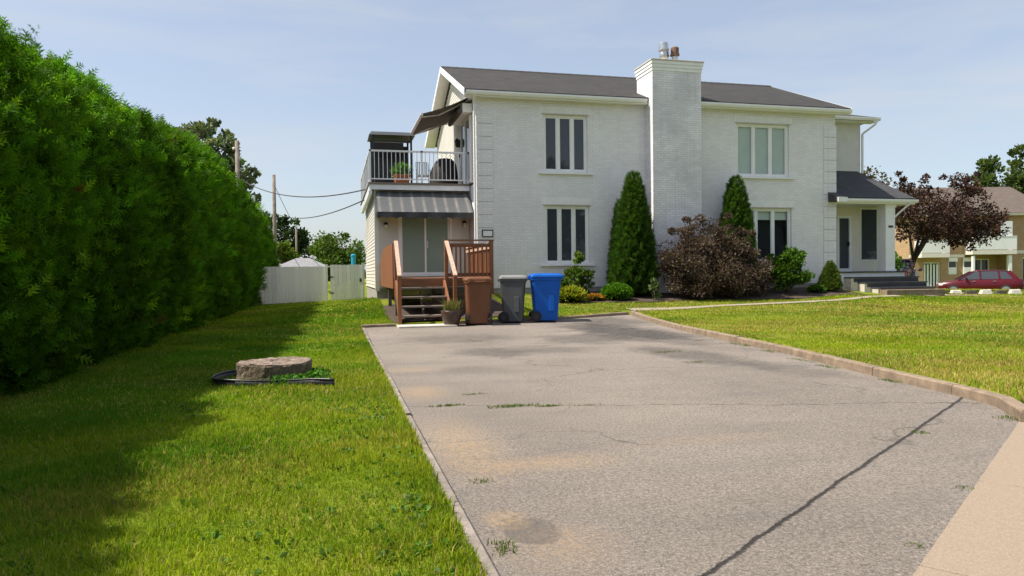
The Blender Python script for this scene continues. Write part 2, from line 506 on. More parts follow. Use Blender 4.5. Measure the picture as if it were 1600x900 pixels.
def asphalt_mat():
    m, n, l, b = nt('driveway_asphalt')
    oc = objco(n)
    sp = n.new('ShaderNodeSeparateXYZ'); l.new(oc, sp.inputs[0])
    X, Y = sp.outputs[0], sp.outputs[1]
    base = ramp(n, l, noise(n, l, oc, 0.55, 6, 0.6), [(0.30, (0.205, 0.176, 0.150)), (0.70, (0.280, 0.242, 0.206))])
    # fine aggregate
    agg = noise(n, l, oc, 150, 3, 0.75)
    grit = noise(n, l, oc, 52, 4, 0.75)
    vo = n.new('ShaderNodeTexVoronoi'); vo.inputs['Scale'].default_value = 70; l.new(oc, vo.inputs['Vector'])
    c = mix(n, l, 0.85, base, ramp(n, l, agg, [(0.28, 0.12), (0.72, 0.88)]), 'OVERLAY')
    c = mix(n, l, 0.80, c, ramp(n, l, grit, [(0.30, 0.18), (0.70, 0.82)]), 'OVERLAY')
    st_ = ramp(n, l, vo.outputs['Distance'], [(0.10, 0.45), (0.30, 0.0)])
    c = mix(n, l, math_(n, l, 'MULTIPLY', st_, ramp(n, l, noise(n, l, oc, 31, 2), [(0.45, 0.0), (0.62, 1.0)])), c, (0.50, 0.46, 0.42))
    # rows of slightly different wear across the slab
    mpn = n.new('ShaderNodeMapping'); mpn.inputs['Scale'].default_value = (0.35, 1.6, 1); mpn.inputs['Rotation'].default_value = (0, 0, -0.35); l.new(oc, mpn.inputs['Vector'])
    wear = noise(n, l, mpn.outputs[0], 1.1, 6, 0.65)
    c = mix(n, l, ramp(n, l, wear, [(0.48, 0.0), (0.75, 0.38)]), c, (0.12, 0.115, 0.115))
    def spot(cx, cy, rx, ry, rot=0.0):
        mp_ = n.new('ShaderNodeMapping'); mp_.vector_type = 'TEXTURE'
        mp_.inputs['Location'].default_value = (cx, cy, 0); mp_.inputs['Rotation'].default_value = (0, 0, rot); mp_.inputs['Scale'].default_value = (rx, ry, 100)
        l.new(oc, mp_.inputs['Vector'])
        ln = n.new('ShaderNodeVectorMath'); ln.operation = 'LENGTH'; l.new(mp_.outputs[0], ln.inputs[0])
        d = ln.outputs['Value']
        return math_(n, l, 'ADD', d, math_(n, l, 'MULTIPLY', math_(n, l, 'SUBTRACT', noise(n, l, oc, 2.2, 6, 0.7), 0.5), 1.15))
    brk_d = ramp(n, l, noise(n, l, oc, 9, 7, 0.8), [(0.34, 0.50), (0.60, 1.0)])
    brk_s = ramp(n, l, noise(n, l, oc, 20, 6, 0.85), [(0.40, 0.10), (0.62, 1.0)])
    # newer, darker patches and oil stains
    for (cx, cy, rx, ry, rot, s) in ((5.6, 13.3, 1.05, 3.0, 0.10, 1.0), (4.5, 12.2, 1.2, 1.1, 0.2, 0.6), (4.9, 9.2, 0.6, 1.8, 0.15, 0.6), (5.3, 7.6, 0.5, 1.0, 0.2, 0.4), (2.2, 13.0, 1.2, 1.0, 0.1, 0.5), (2.3, 10.6, 0.7, 0.8, 0.0, 0.6), (3.3, 10.6, 0.8, 0.5, 0.0, 0.4), (1.6, 8.8, 0.5, 0.3, 0.0, 0.3), (6.3, 15.6, 0.9, 1.4, 0.1, 0.6)):
        c = mix(n, l, math_(n, l, 'MULTIPLY', brk_d, ramp(n, l, spot(cx, cy, rx, ry, rot), [(0.50, s), (1.05, 0.0)])), c, (0.052, 0.048, 0.047))
    # sand washed onto the asphalt along the left edge
    for (cx, cy, rx, ry, s) in ((0.85, 4.9, 0.35, 1.2, 0.34), (1.3, 4.3, 0.6, 0.25, 0.30), (0.85, 7.3, 0.35, 0.6, 0.32), (0.95, 9.0, 0.5, 0.35, 0.24), (2.5, 4.6, 0.8, 0.2, 0.14), (0.95, 3.0, 0.35, 0.4, 0.22)):
        c = mix(n, l, math_(n, l, 'MULTIPLY', brk_s, ramp(n, l, spot(cx, cy, rx, ry), [(0.15, min(.9, s * 2.0)), (1.05, 0.0)])), c, (0.46, 0.31, 0.17))
    # round settled patch with a dark rim and sand in the middle
    pd = spot(0.88, 3.22, 0.15, 0.24)
    c = mix(n, l, math_(n, l, 'MULTIPLY', brk_d, ramp(n, l, pd, [(0.70, 0.72), (0.90, 0.0)])), c, (0.115, 0.10, 0.09))
    c = mix(n, l, math_(n, l, 'MULTIPLY', brk_s, ramp(n, l, spot(0.80, 3.40, 0.15, 0.16), [(0.2, 0.8), (0.95, 0.0)])), c, (0.43, 0.30, 0.17))
    # seam parallel to the pavement, sealed dark
    jit = math_(n, l, 'MULTIPLY', math_(n, l, 'SUBTRACT', noise(n, l, oc, 2.0, 5, 0.6), 0.5), 0.06)
    dl = math_(n, l, 'ADD', math_(n, l, 'SUBTRACT', math_(n, l, 'MULTIPLY', X, 0.5620), math_(n, l, 'MULTIPLY', Y, 0.8272)), 1.314)
    da = math_(n, l, 'ABSOLUTE', math_(n, l, 'ADD', dl, jit))
    da = math_(n, l, 'ADD', da, math_(n, l, 'MULTIPLY', math_(n, l, 'SUBTRACT', noise(n, l, oc, 26, 5, 0.8), 0.5), 0.035))
    seam = ramp(n, l, da, [(0.006, 1.0), (0.016, 0.0)])
    c = mix(n, l, math_(n, l, 'MULTIPLY', seam, 0.88), c, (0.022, 0.02, 0.02))
    # thin crack across the slab where weeds grow
    jit3 = None
    jit2 = math_(n, l, 'MULTIPLY', math_(n, l, 'SUBTRACT', noise(n, l, oc, 1.7, 6, 0.65), 0.5), 0.55)
    d2 = math_(n, l, 'ABSOLUTE', math_(n, l, 'ADD', math_(n, l, 'SUBTRACT', Y, math_(n, l, 'ADD', math_(n, l, 'MULTIPLY', X, -0.28), 6.72)), jit2))
    c = mix(n, l, ramp(n, l, d2, [(0.006, 0.55), (0.022, 0.0)]), c, (0.04, 0.035, 0.03))
    vc = n.new('ShaderNodeTexVoronoi'); vc.feature = 'DISTANCE_TO_EDGE'; vc.inputs['Scale'].default_value = 0.32
    wv = n.new('ShaderNodeVectorMath'); wv.operation = 'ADD'
    nzc = n.new('ShaderNodeTexNoise'); nzc.inputs['Scale'].default_value = 1.6; nzc.inputs['Detail'].default_value = 6; l.new(oc, nzc.inputs['Vector'])
    l.new(oc, wv.inputs[0]); l.new(nzc.outputs['Color'], wv.inputs[1]); l.new(wv.outputs[0], vc.inputs['Vector'])
    crk = ramp(n, l, vc.outputs['Distance'], [(0.0015, 0.6), (0.006, 0.0)])
    brk = ramp(n, l, noise(n, l, oc, 0.9, 4), [(0.46, 0.0), (0.56, 1.0)])
    c = mix(n, l, math_(n, l, 'MULTIPLY', crk, brk), c, (0.05, 0.045, 0.04))
    l.new(c, b.inputs['Base Color']); b.inputs['Roughness'].default_value = 0.9; b.inputs['Specular IOR Level'].default_value = 0.25
    h = math_(n, l, 'SUBTRACT', math_(n, l, 'ADD', agg, math_(n, l, 'MULTIPLY', noise(n, l, oc, 14, 4), 0.6)), math_(n, l, 'MULTIPLY', seam, 2.0))
    bump(n, l, b, h, 0.8, 0.015)
    return m
M['asphalt'] = asphalt_mat()

# ------------------------------------------------------------------ ground, driveway, pavement
def build_ground():
    def axis(lo, hi, a, b, step, fine):
        inner = np.arange(a, b + 1e-6, fine)
        o1, o2 = [], []
        p, s = a, step
        while p > lo: p -= s; s *= 1.25; o1.append(max(p, lo))
        p, s = b, step
        while p < hi: p += s; s *= 1.25; o2.append(min(p, hi))
        return np.array(o1[::-1] + list(inner) + o2)
    xs = axis(-900, 900, -4, 9, 0.2, 0.10); ys = axis(-300, 1200, 0, 18, 0.2, 0.10)
    X, Y = np.meshgrid(xs, ys)
    z = lawn_z(X, Y) + 0.012 * wavy(X, Y, 3, 0.9) * np.exp(-((X / 60) ** 2 + (Y / 60) ** 2))
    sunk = walk_side(X, Y) > -0.10
    for ddx, ddy in ((0, 0), (.11, 0), (-.11, 0), (0, .11), (0, -.11)): sunk |= in_poly(DRIVE, X + ddx, Y + ddy)
    z = np.where(sunk, gz(X, Y) - 0.16, z)
    pad = (np.sqrt(X * X + Y * Y) > 46) & (X > 25) & (Y > 20)
    V = np.stack([X, Y, z], -1).reshape(-1, 3)
    nx, ny = len(xs), len(ys)
    i = (np.arange(ny - 1)[:, None] * nx + np.arange(nx - 1)[None]).ravel()
    F = np.stack([i, i + 1, i + nx + 1, i + nx], -1)
    o = mesh_np('ground', V, F, M['ground'], smooth=True)
    tag(o, kind='structure')
build_ground()

def polyline(pts, n):
    pts = np.array(pts, float); d = np.r_[0, np.cumsum(np.linalg.norm(np.diff(pts, axis=0), axis=1))]
    t = np.linspace(0, d[-1], n)
    return np.stack([np.interp(t, d, pts[:, k]) for k in range(pts.shape[1])], -1)

def patch(name, A, B, nu, mat, zf, kind='structure'):
    nv = len(A); u = np.linspace(0, 1, nu)
    P = A[:, None, :] * (1 - u[None, :, None]) + B[:, None, :] * u[None, :, None]
    z = zf(P[..., 0], P[..., 1])
    V = np.concatenate([P, z[..., None]], -1).reshape(-1, 3)
    i = (np.arange(nv - 1)[:, None] * nu + np.arange(nu - 1)[None]).ravel()
    F = np.stack([i, i + 1, i + nu + 1, i + nu], -1)
    o = mesh_np(name, V, F, mat, smooth=True)
    if kind: tag(o, kind=kind)
    return o

RIGHT = [(5.12, 4.41), (5.50, 4.95), (5.63, 5.5), (5.80, 6.6), (6.25, 9.0), (6.72, 13.0), (7.29, 16.97)]
BACK = [(0.62, 15.9), (2.6, 15.98), (5.1, 16.3), (7.29, 16.97)]
lw = polyline([(0.62, 1.2), (0.62, 15.9)], 60); rw = polyline(RIGHT, 60)
drive = patch('driveway', lw, rw, 40, M['asphalt'], lambda x, y: gz(x, y) + 0.004 - 0.018 * np.exp(-(((x - 0.86) / 0.15) ** 2 + ((y - 3.27) / 0.27) ** 2)) + 0.006 * wavy(x, y, 9, 0.8))
# the settled strip between driveway back edge and the little bow of the back line
bk = polyline(BACK, 30); st = polyline([(0.62, 15.9), (7.29, 16.97)], 30)

# pavement and road, on the street side
nrm = np.array([SWD[1], -SWD[0]]); dirv = np.array(SWD); o0 = np.array([2.27, 2.39])
ts = np.r_[np.linspace(-60, -6, 12), np.linspace(-5, 12, 18), np.linspace(14, 80, 14)]
A = o0 + ts[:, None] * dirv
sw = thing('sidewalk', None, None); sw['kind'] = 'structure'
for k in range(-12, 14):
    t0, t1 = k * 1.5 + 0.006, (k + 1) * 1.5 - 0.006
    a = o0 + t0 * dirv; b = o0 + t1 * dirv; c = b + nrm * 1.5; d = a + nrm * 1.5
    z = 0.008
    q = MB().hexa([(*a, -0.12), (*d, -0.12), (*c, -0.12), (*b, -0.12), (*a, z), (*d, z), (*c, z), (*b, z)])
    q.f = [f[::-1] for f in q.f]
    q.build('paving_slab', M['sidewalk'], sw, bevel=0.006)
patch('road', A + nrm * 1.62, A + nrm * 11, 4, M['road'], lambda x, y: 0 * x - 0.10)
kr = MB()
for k in range(-12, 14):
    a = o0 + (k * 1.5 + .004) * dirv + nrm * 1.503; b = o0 + ((k + 1) * 1.5 - .004) * dirv + nrm * 1.503
    c = b + nrm * 0.15; d = a + nrm * 0.15
    kr.hexa([(*a, -0.2), (*d, -0.2), (*c, -0.2), (*b, -0.2), (*a, 0.004), (*d, 0.004), (*c, 0.004), (*b, 0.004)])
tag(kr.build('road_kerb', M['kerb'], None), kind='structure')

def kerb_run(name, pts, width, top, seg, mat, side, gap=0.008, wob=0.0, seed=1):
    """kerb segments along a polyline; each segment is one stone"""
    root = thing(name, None, None); root['kind'] = 'structure'
    P = np.array(pts, float); d = np.r_[0, np.cumsum(np.linalg.norm(np.diff(P, axis=0), axis=1))]
    L = d[-1]; n = max(1, int(round(L / seg))); r = random.Random(seed)
    at = lambda t: np.array([np.interp(t, d, P[:, 0]), np.interp(t, d, P[:, 1])])
    for i in range(n):
        ts_ = np.linspace(L * i / n + gap / 2, L * (i + 1) / n - gap / 2, 5)
        rings = []
        dz = r.uniform(-wob, wob); dw = r.uniform(-wob, wob) * 0.6
        for t in ts_:
            p = at(t); q = at(min(L, t + 0.05)) - at(max(0, t - 0.05)); q /= np.linalg.norm(q)
            nn = np.array([-q[1], q[0]]) * side
            a = p + nn * dw; b = a + nn * width
            g0 = float(gz(*p)); zt = g0 + top + dz
            rings.append([(*a, g0 - 0.15), (*(a + nn * 0.004), zt - 0.012), (*(a + nn * 0.016), zt), (*(b - nn * 0.012), zt), (*b, zt - 0.012), (*b, g0 - 0.15)])
        q = MB().loft(rings)
        q.build('kerb_stone', mat, root)
    return root
kerb_run('kerb_right', RIGHT, 0.115, 0.105, 1.3, M['kerb'], -1, wob=0.006, seed=3)
kerb_run('kerb_left', [(0.62, 1.2), (0.62, 15.75)], 0.075, 0.024, 1.22, M['kerb_l'], 1, gap=0.014, wob=0.010, seed=5)
kerb_run('kerb_back', [(0.55, 15.9), (1.28, 15.93)], 0.11, 0.07, 0.75, M['kerb'], 1, seed=6)
kerb_run('kerb_back', [(2.62, 15.99), (5.1, 16.31), (7.25, 16.97)], 0.11, 0.075, 1.2, M['kerb'], 1, wob=0.006, seed=8)

PATH = [(7.35, 17.15), (8.6, 17.15), (10.2, 17.55), (12.4, 17.85), (14.3, 18.15), (16.0, 18.75), (17.4, 19.15)]
pp = polyline(PATH, 44)
tn = np.gradient(pp, axis=0); tn /= np.linalg.norm(tn, axis=1, keepdims=True); pn = np.stack([-tn[:, 1], tn[:, 0]], -1)
pwid = np.interp(np.arange(44), [0, 4, 9, 43], [.30, .28, .14, .14])[:, None]
patch('path', pp - pn * pwid, pp + pn * pwid, 4, M['path'], lambda x, y: lawn_z(x, y) + 0.02)
pp2 = polyline([(18.6, 19.35), (20.5, 20.0), (22.4, 20.1), (24.6, 19.3), (28, 17.2)], 30)
tn = np.gradient(pp2, axis=0); tn /= np.linalg.norm(tn, axis=1, keepdims=True); pn2 = np.stack([-tn[:, 1], tn[:, 0]], -1)
patch('path', pp2 - pn2 * 0.16, pp2 + pn2 * 0.16, 4, M['path'], lambda x, y: lawn_z(x, y) + 0.02)
bx = np.linspace(5.75, 16.25, 60)
bA = np.stack([bx, 18.75 + 0.14 * np.sin(bx * 1.3) + 0.45 * sstep(8.6, 10, bx) * 0 + 0.35 * sstep(13, 15.5, bx)], -1); bB = np.stack([bx, np.full(60, 20.80)], -1)
patch('garden_bed', bA, bB, 8, M['soil'], lambda x, y: lawn_z(x, y) + 0.03 + 0.02 * wavy(x, y, 12, 3))
patch('parking_lot', np.array([(31.0, 37.4), (46.0, 33.6)]) + np.array([0.0, -0.4]), np.array([(33.4, 46.0), (48.4, 42.2)]), 4, M['road'], lambda x, y: 0 * x - 0.505)

# ------------------------------------------------------------------ the house
YW = 20.72                                            # plane of the brick front
house = thing('duplex_house', 'two-storey white painted brick house with brown shingle roof and broad chimney', 'house', (4.11, YW, 0.3))

def wall_x(mb, x0, x1, z0, z1, y, holes, depth):
    """front-facing (-Y) wall with rectangular holes and reveals going back by depth"""
    xs = sorted({x0, x1, *[h[0] for h in holes], *[h[1] for h in holes]}); zs = sorted({z0, z1, *[h[2] for h in holes], *[h[3] for h in holes]})
    for i in range(len(xs) - 1):
        for j in range(len(zs) - 1):
            a, b, c, d = xs[i], xs[i + 1], zs[j], zs[j + 1]
            if any(h[0] <= a and b <= h[1] and h[2] <= c and d <= h[3] for h in holes): continue
            mb.quad((a, y, c), (b, y, c), (b, y, d), (a, y, d))
    for a, b, c, d in holes:
        e = y + depth
        mb.quad((a, y, c), (a, e, c), (b, e, c), (b, y, c)); mb.quad((a, y, d), (b, y, d), (b, e, d), (a, e, d))
        mb.quad((a, y, c), (a, y, d), (a, e, d), (a, e, c)); mb.quad((b, y, c), (b, e, c), (b, e, d), (b, y, d))
    return mb

WINS = [(6.15, 7.55, 4.24, 5.96, 3, 'dark'), (6.17, 7.58, 1.47, 3.23, 3, 'dark'), (12.63, 14.54, 4.25, 5.95, 3, 'blind'), (12.70, 14.63, 1.47, 3.23, 3, 'valance')]
holes = [w[:4] for w in WINS]
XR = 16.30
w = wall_x(MB(), 4.11, XR, 0.76, 6.50, YW, holes, 0.09)
w.quad((4.11, 28.9, 0.5), (4.11, 28.9, 6.5), (XR, 28.9, 6.5), (XR, 28.9, 0.5))
w.quad((XR, YW, 0.76), (XR, 28.9, 0.76), (XR, 28.9, 6.5), (XR, YW, 6.5))
w.tri((XR, YW, 6.5), (XR, 28.9, 6.5), (XR, 24.81, 8.2))
w.quad((4.11, YW, 0.5), (4.11, YW, 3.9), (4.11, 22.05, 3.9), (4.11, 22.05, 0.5))
w.quad((4.11, YW, 3.9), (4.11, YW, 6.5), (4.11, 21.15, 6.5), (4.11, 21.15, 3.9))
w.build('brick_wall', M['brick'], house)
MB().box(4.13, XR - .02, YW + 0.025, 28.88, 0.0, 0.755).build('foundation', M['concrete'], house)
# upstairs gable wall in lapped siding, facing the balcony
def lap_y(mb, x, y0, y1, z0, z1, face=-1, step=0.11, lip=0.014, ztop=None):
    z = z0
    while z < z1 - 1e-6:
        ze = min(z + step, z1)
        a0, a1 = y0, y1
        if ztop:
            # clip the strip against the rake on both sides
            zm = ze
            a0 = max(y0, ztop[0] + max(0, (zm - ztop[2]) / ztop[3])); a1 = min(y1, ztop[1] - max(0, (zm - ztop[2]) / ztop[3]))
            if a1 <= a0: break
        xb = x + face * lip
        mb.quad((xb, a0, z), (x, a0, ze), (x, a1, ze), (xb, a1, z))
        mb.quad((x, a0, z), (xb, a0, z), (xb, a1, z), (x, a1, z))
        z = ze
    return mb
def lap_x(mb, y, x0, x1, z0, z1, holes=(), step=0.11, lip=0.014):
    z = z0
    while z < z1 - 1e-6:
        ze = min(z + step, z1); xs = [(x0, x1)]
        for h in holes:
            if ze > h[2] + 1e-3 and z < h[3] - 1e-3:
                xs = [s for a, b in xs for s in ((a, min(b, h[0])), (max(a, h[1]), b)) if s[1] - s[0] > 1e-3]
        for a, b in xs:
            mb.quad((a, y - lip, z), (b, y - lip, z), (b, y, ze), (a, y, ze)); mb.quad((a, y, z), (b, y, z), (b, y - lip, z), (a, y - lip, z))
        z = ze
    return mb
g = lap_y(MB(), 4.11, 21.15, 28.9, 3.95, 8.3, ztop=(YW, 28.9, 6.5, 0.41))
g.build('gable_siding', M['siding'], house)

# roof
RY0, RYM, RY1 = 20.42, 24.99, 29.56
RZ0, RZM = 6.53, 8.42
RX0, RX1 = 3.72, 16.68
th = 0.10
def slab(mb, a, b, c, d, t):
    up = Vector((0, 0, t)); P = [Vector(p) for p in (a, b, c, d)]
    return mb.hexa([*(p - up for p in P), *P])
r = MB()
slab(r, (RX0, RY0, RZ0), (RX1, RY0, RZ0), (RX1, RYM, RZM), (RX0, RYM, RZM), th)
slab(r, (RX0, RYM, RZM), (RX1, RYM, RZM), (RX1, RY1, RZ0), (RX0, RY1, RZ0), th)
roof = r.build('roof', M['shingle'], house)
rc = MB()
k = 0
while RX0 + k * 0.30 < RX1 - 0.05:
    x0 = RX0 + k * 0.30 + 0.004; x1 = min(RX1, RX0 + (k + 1) * 0.30)
    rc.hexa([(x0, RYM - .14, RZM - .05), (x1, RYM - .14, RZM - .05), (x1, RYM + .14, RZM - .05), (x0, RYM + .14, RZM - .05), (x0, RYM - .02, RZM + .022), (x1, RYM - .02, RZM + .028), (x1, RYM + .02, RZM + .028), (x0, RYM + .02, RZM + .022)])
    k += 1
rc.build('ridge_cap', M['shingle'], roof)
f = MB()
f.box(RX0 + .03, RX1 - .03, RY0 + .035, YW + 0.02, RZ0 - .175, RZ0 - .155)
f.build('soffit', M['white'], house)
def gutter(name, x0, x1, y, z, parent, mat='white'):
    q = MB()
    prof = [(0.0, 0.0), (-0.07, 0.0), (-0.105, 0.06), (-0.105, 0.11), (-0.09, 0.11), (-0.09, 0.065), (-0.062, 0.012), (0.0, 0.012)]
    q.loft([[(x, y + a, z + b) for a, b in prof] for x in (x0, x1)])
    return q.build(name, M[mat], parent)
gutter('gutter', RX0 + .02, 9.36, RY0 + .02, RZ0 - .16, house)
gutter('gutter', 11.14, RX1 - .02, RY0 + .02, RZ0 - .16, house)
MB().box(RX0 + .03, 9.36, RY0 + .025, RY0 + .05, RZ0 - .20, RZ0 - .105).build('fascia', M['white'], house)
MB().box(11.14, RX1 - .03, RY0 + .025, RY0 + .05, RZ0 - .20, RZ0 - .105).build('fascia', M['white'], house)
for x in (RX0 - .03, RX1 + .005):
    q = MB()
    for (ya, za, yb, zb) in ((RY0 - .02, RZ0, RYM, RZM), (RYM, RZM, RY1, RZ0)):
        q.hexa([(x, ya, za - .20), (x + .025, ya, za - .20), (x + .025, yb, zb - .20), (x, yb, zb - .20), (x, ya, za - .004), (x + .025, ya, za - .004), (x + .025, yb, zb - .004), (x, yb, zb - .004)])
    q.build('rake_board', M['white'], roof)
q = MB()
for (ya, za, yb, zb) in ((RY0 + .02, RZ0 - .13, RYM, RZM - .13), (RYM, RZM - .13, RY1, RZ0 - .13)):
    q.hexa([(RX0, ya, za - .015), (4.10, ya, za - .015), (4.10, yb, zb - .015), (RX0, yb, zb - .015), (RX0, ya, za), (4.10, ya, za), (4.10, yb, zb), (RX0, yb, zb)])
q.build('rake_soffit', M['white'], house)

# quoins: one raised block after the other up both corners
qb = MB().box(0, 0.49, -0.024, -0.002, 0, 0.371)
n_q = 14
quo = None
for side in (0, 1):
    for i in range(n_q):
        z = 1.02 + i * 0.383
        if z + .365 > 6.35: break
        x = 4.085 if side == 0 else XR - 0.46
        if quo is None:
            quo = qb.build('quoin', M['brick'], house, bevel=0.012, local=True)
            quo.location = Vector((x, YW, z)) - LOC[house.name]
        else:
            dup_part(quo, house, Vector((x, YW, z)) - LOC[house.name])

def window(x0, x1, z0, z1, n, style, y, parent, sill=True, fw=0.07, mw=0.085, glass='glass'):
    q = MB(); ya, yb = y - 0.012, y + 0.055
    q.box(x0, x0 + fw, ya, yb, z0, z1); q.box(x1 - fw, x1, ya, yb, z0, z1)
    q.box(x0 + fw, x1 - fw, ya, yb, z1 - fw, z1); q.box(x0 + fw, x1 - fw, ya, yb, z0, z0 + fw)
    pw = (x1 - x0 - 2 * fw - (n - 1) * mw) / n
    for i in range(n - 1):
        xa = x0 + fw + (i + 1) * pw + i * mw
        q.box(xa, xa + mw, ya + .006, yb, z0 + fw, z1 - fw)
    fr = q.build('window', M['white'], parent, bevel=0.006)
    for i in range(n):
        xa = x0 + fw + i * (pw + mw)
        e = 0.028
        b = MB(); b.box(xa, xa + e, ya + .02, yb - .01, z0 + fw, z1 - fw); b.box(xa + pw - e, xa + pw, ya + .02, yb - .01, z0 + fw, z1 - fw)
        b.box(xa + e, xa + pw - e, ya + .02, yb - .01, z0 + fw, z0 + fw + e); b.box(xa + e, xa + pw - e, ya + .02, yb - .01, z1 - fw - e, z1 - fw)
        b.build('sash', M['white'], fr)
        gl = 'glass_clear' if style in ('blind', 'valance') else glass
        MB().box(xa + e, xa + pw - e, y + .025, y + .031, z0 + fw + e, z1 - fw - e).build('pane', M[gl], fr)
        if style == 'blind':
            s = MB(); kx = xa + .01
            while kx < xa + pw - .02:
                s.hexa([(kx, y + .062, z0 + fw), (kx + .085, y + .072, z0 + fw), (kx + .085, y + .074, z0 + fw), (kx, y + .064, z0 + fw), (kx, y + .062, z1 - fw), (kx + .085, y + .072, z1 - fw), (kx + .085, y + .074, z1 - fw), (kx, y + .064, z1 - fw)])
                kx += .08
            s.build('blind', M['blind'], fr)
        if style == 'valance':
            MB().box(xa, xa + pw, y + .10, y + .105, z1 - fw - .30, z1 - fw).build('curtain', M['blind'], fr)
    MB().box(x0 + .01, x1 - .01, y + .35, y + .36, z0, z1).build('room_behind', M['dark'], fr)
    if sill:
        s = MB(); s.hexa([(x0 - .16, y - .16, z0 - .075), (x1 + .16, y - .16, z0 - .075), (x1 + .16, y + .02, z0 - .075), (x0 - .16, y + .02, z0 - .075), (x0 - .16, y - .16, z0 - .02), (x1 + .16, y - .16, z0 - .02), (x1 + .16, y + .02, z0 - .002), (x0 - .16, y + .02, z0 - .002)])
        s.build('sill', M['quoin'], fr, bevel=0.008)
        MB().box(x0 - .05, x1 + .05, y - .115, y - .02, z1 + .004, z1 + .028).build('flashing', M['slab'], fr)
    return fr
for a in WINS:
    window(*a, YW + 0.075, house)
# soldier courses above the windows
for a in WINS:
    q = MB(); x = a[0] - 0.1
    while x < a[1] + 0.08:
        q.box(x, x + .066, YW - 0.007, YW + 0.01, a[3] + .035, a[3] + .24); x += .076
    q.build('soldier_course', M['quoin'], house)

# chimney
cx0, cx1, cy0 = 9.44, 11.06, 20.15
q = MB().box(cx0, cx1, cy0, YW + .002, 0.3, 7.1)
q.box(cx0, cx1, YW + .003, 21.3, 6.4, 7.1)
q.v, q.f = [], []
q.box(cx0, cx1, cy0, 21.3, 0.3, 7.30)
chim = q.build('chimney', M['brick_chim'], house)
for i, (e, za, zb) in enumerate(((.018, 7.30, 7.40), (.036, 7.40, 7.50), (.054, 7.50, 7.60), (.075, 7.60, 7.64))):
    MB().box(cx0 - e, cx1 + e, cy0 - e, 21.3 + e, za, zb).build('corbel_course' if i < 3 else 'chimney_cap', M['quoin' if i < 3 else 'slab'], chim, bevel=0.006)
def flue(x, y, rr, h, capr, caph, m1, m2):
    a = MB().lathe([(rr, 0), (rr, h)], (x, y, 7.66), 18).build('flue', M[m1], chim, smooth=False)
    a.data.polygons.foreach_set('use_smooth', [len(p.vertices) == 4 for p in a.data.polygons])
    MB().lathe([(rr + .02, h - .10), (capr + .02, h - .09), (capr + .02, h - .045), (capr, h - .04), (capr, h + caph), (capr * .8, h + caph + .03)], (x, y, 7.66), 18).build('flue', M[m2], chim)
flue(9.98, 20.5, .12, .46, .145, .12, 'steel', 'steel')
flue(10.36, 20.5, .095, .32, .125, .14, 'steel', 'rust')
flue(10.20, 20.85, .075, .38, .11, .12, 'rust', 'rust')
# downspouts
def spout(pts, name='downspout', parent=house):
    q = MB()
    for a, b in zip(pts[:-1], pts[1:]): q.bar(a, b, .075, .06)
    return q.build(name, M['white'], parent, bevel=.01)
spout([(3.98, 20.38, 6.40), (4.02, 20.60, 6.22), (4.03, 20.66, 6.15), (4.03, 20.66, 0.75), (3.98, 20.50, .66)])

# ---- left one-storey wing, its side and front in lapped siding
WX, WY, WYB = 1.22, 22.0, 28.8
door_h = (1.90, 3.55, 1.13, 3.12)
q = lap_x(MB(), WY, WX, 4.10, 0.78, 3.74, [door_h])
a, b, c, d = door_h
q.quad((a, WY, c), (a, WY + .1, c), (a, WY + .1, d), (a, WY, d)); q.quad((b, WY, c), (b, WY, d), (b, WY + .1, d), (b, WY + .1, c)); q.quad((a, WY, d), (a, WY + .1, d), (b, WY + .1, d), (b, WY, d))
lap_y(q, WX, WY, WYB, 0.78, 3.74)
q.quad((WX, WYB, .78), (WX, WYB, 3.74), (4.1, WYB, 3.74), (4.1, WYB, .78))
q.build('wing_siding', M['siding'], house)
MB().box(WX + .02, 4.10, WY + .02, WYB - .02, 0.0, 0.775).build('wing_foundation', M['concrete'], house)
MB().box(WX - .025, WX + .10, WY - .025, WY + .10, .70, 3.74).build('corner_board', M['white'], house)
# sliding door
x0, x1, z0, z1 = door_h; y = WY + .03
q = MB(); q.box(x0, x0 + .07, y - .045, y + .06, z0, z1); q.box(x1 - .07, x1, y - .045, y + .06, z0, z1); q.box(x0 + .07, x1 - .07, y - .045, y + .06, z1 - .07, z1); q.box(x0 + .07, x1 - .07, y - .06, y + .06, z0, z0 + .07)
sl = q.build('sliding_door', M['white'], house, bevel=.006)
xm = (x0 + x1) / 2
for i, (a, b) in enumerate(((x0 + .07, xm + .03), (xm - .03, x1 - .07))):
    yy = y + .012 * (1 if i else -1)
    q = MB(); q.box(a, a + .055, yy - .01, yy + .01, z0 + .07, z1 - .07); q.box(b - .055, b, yy - .01, yy + .01, z0 + .07, z1 - .07)
    q.box(a + .055, b - .055, yy - .01, yy + .01, z0 + .07, z0 + .13); q.box(a + .055, b - .055, yy - .01, yy + .01, z1 - .13, z1 - .07)
    q.build('door_leaf', M['white'], sl)
    MB().box(a + .055, b - .055, yy - .003, yy + .003, z0 + .13, z1 - .13).build('pane', M['glass_door'], sl)
MB().box(xm + .05, xm + .075, y - .06, y - .022, 2.0, 2.22).build('handle', M['rail'], sl)
MB().box(x0, x1, y + .5, y + .51, z0, z1).build('room_behind', M['dark'], sl)
MB().box(x0 + .1, x0 + .55, y + .30, y + .32, z0 + .1, z1 - .1).build('curtain', M['blind'], sl)
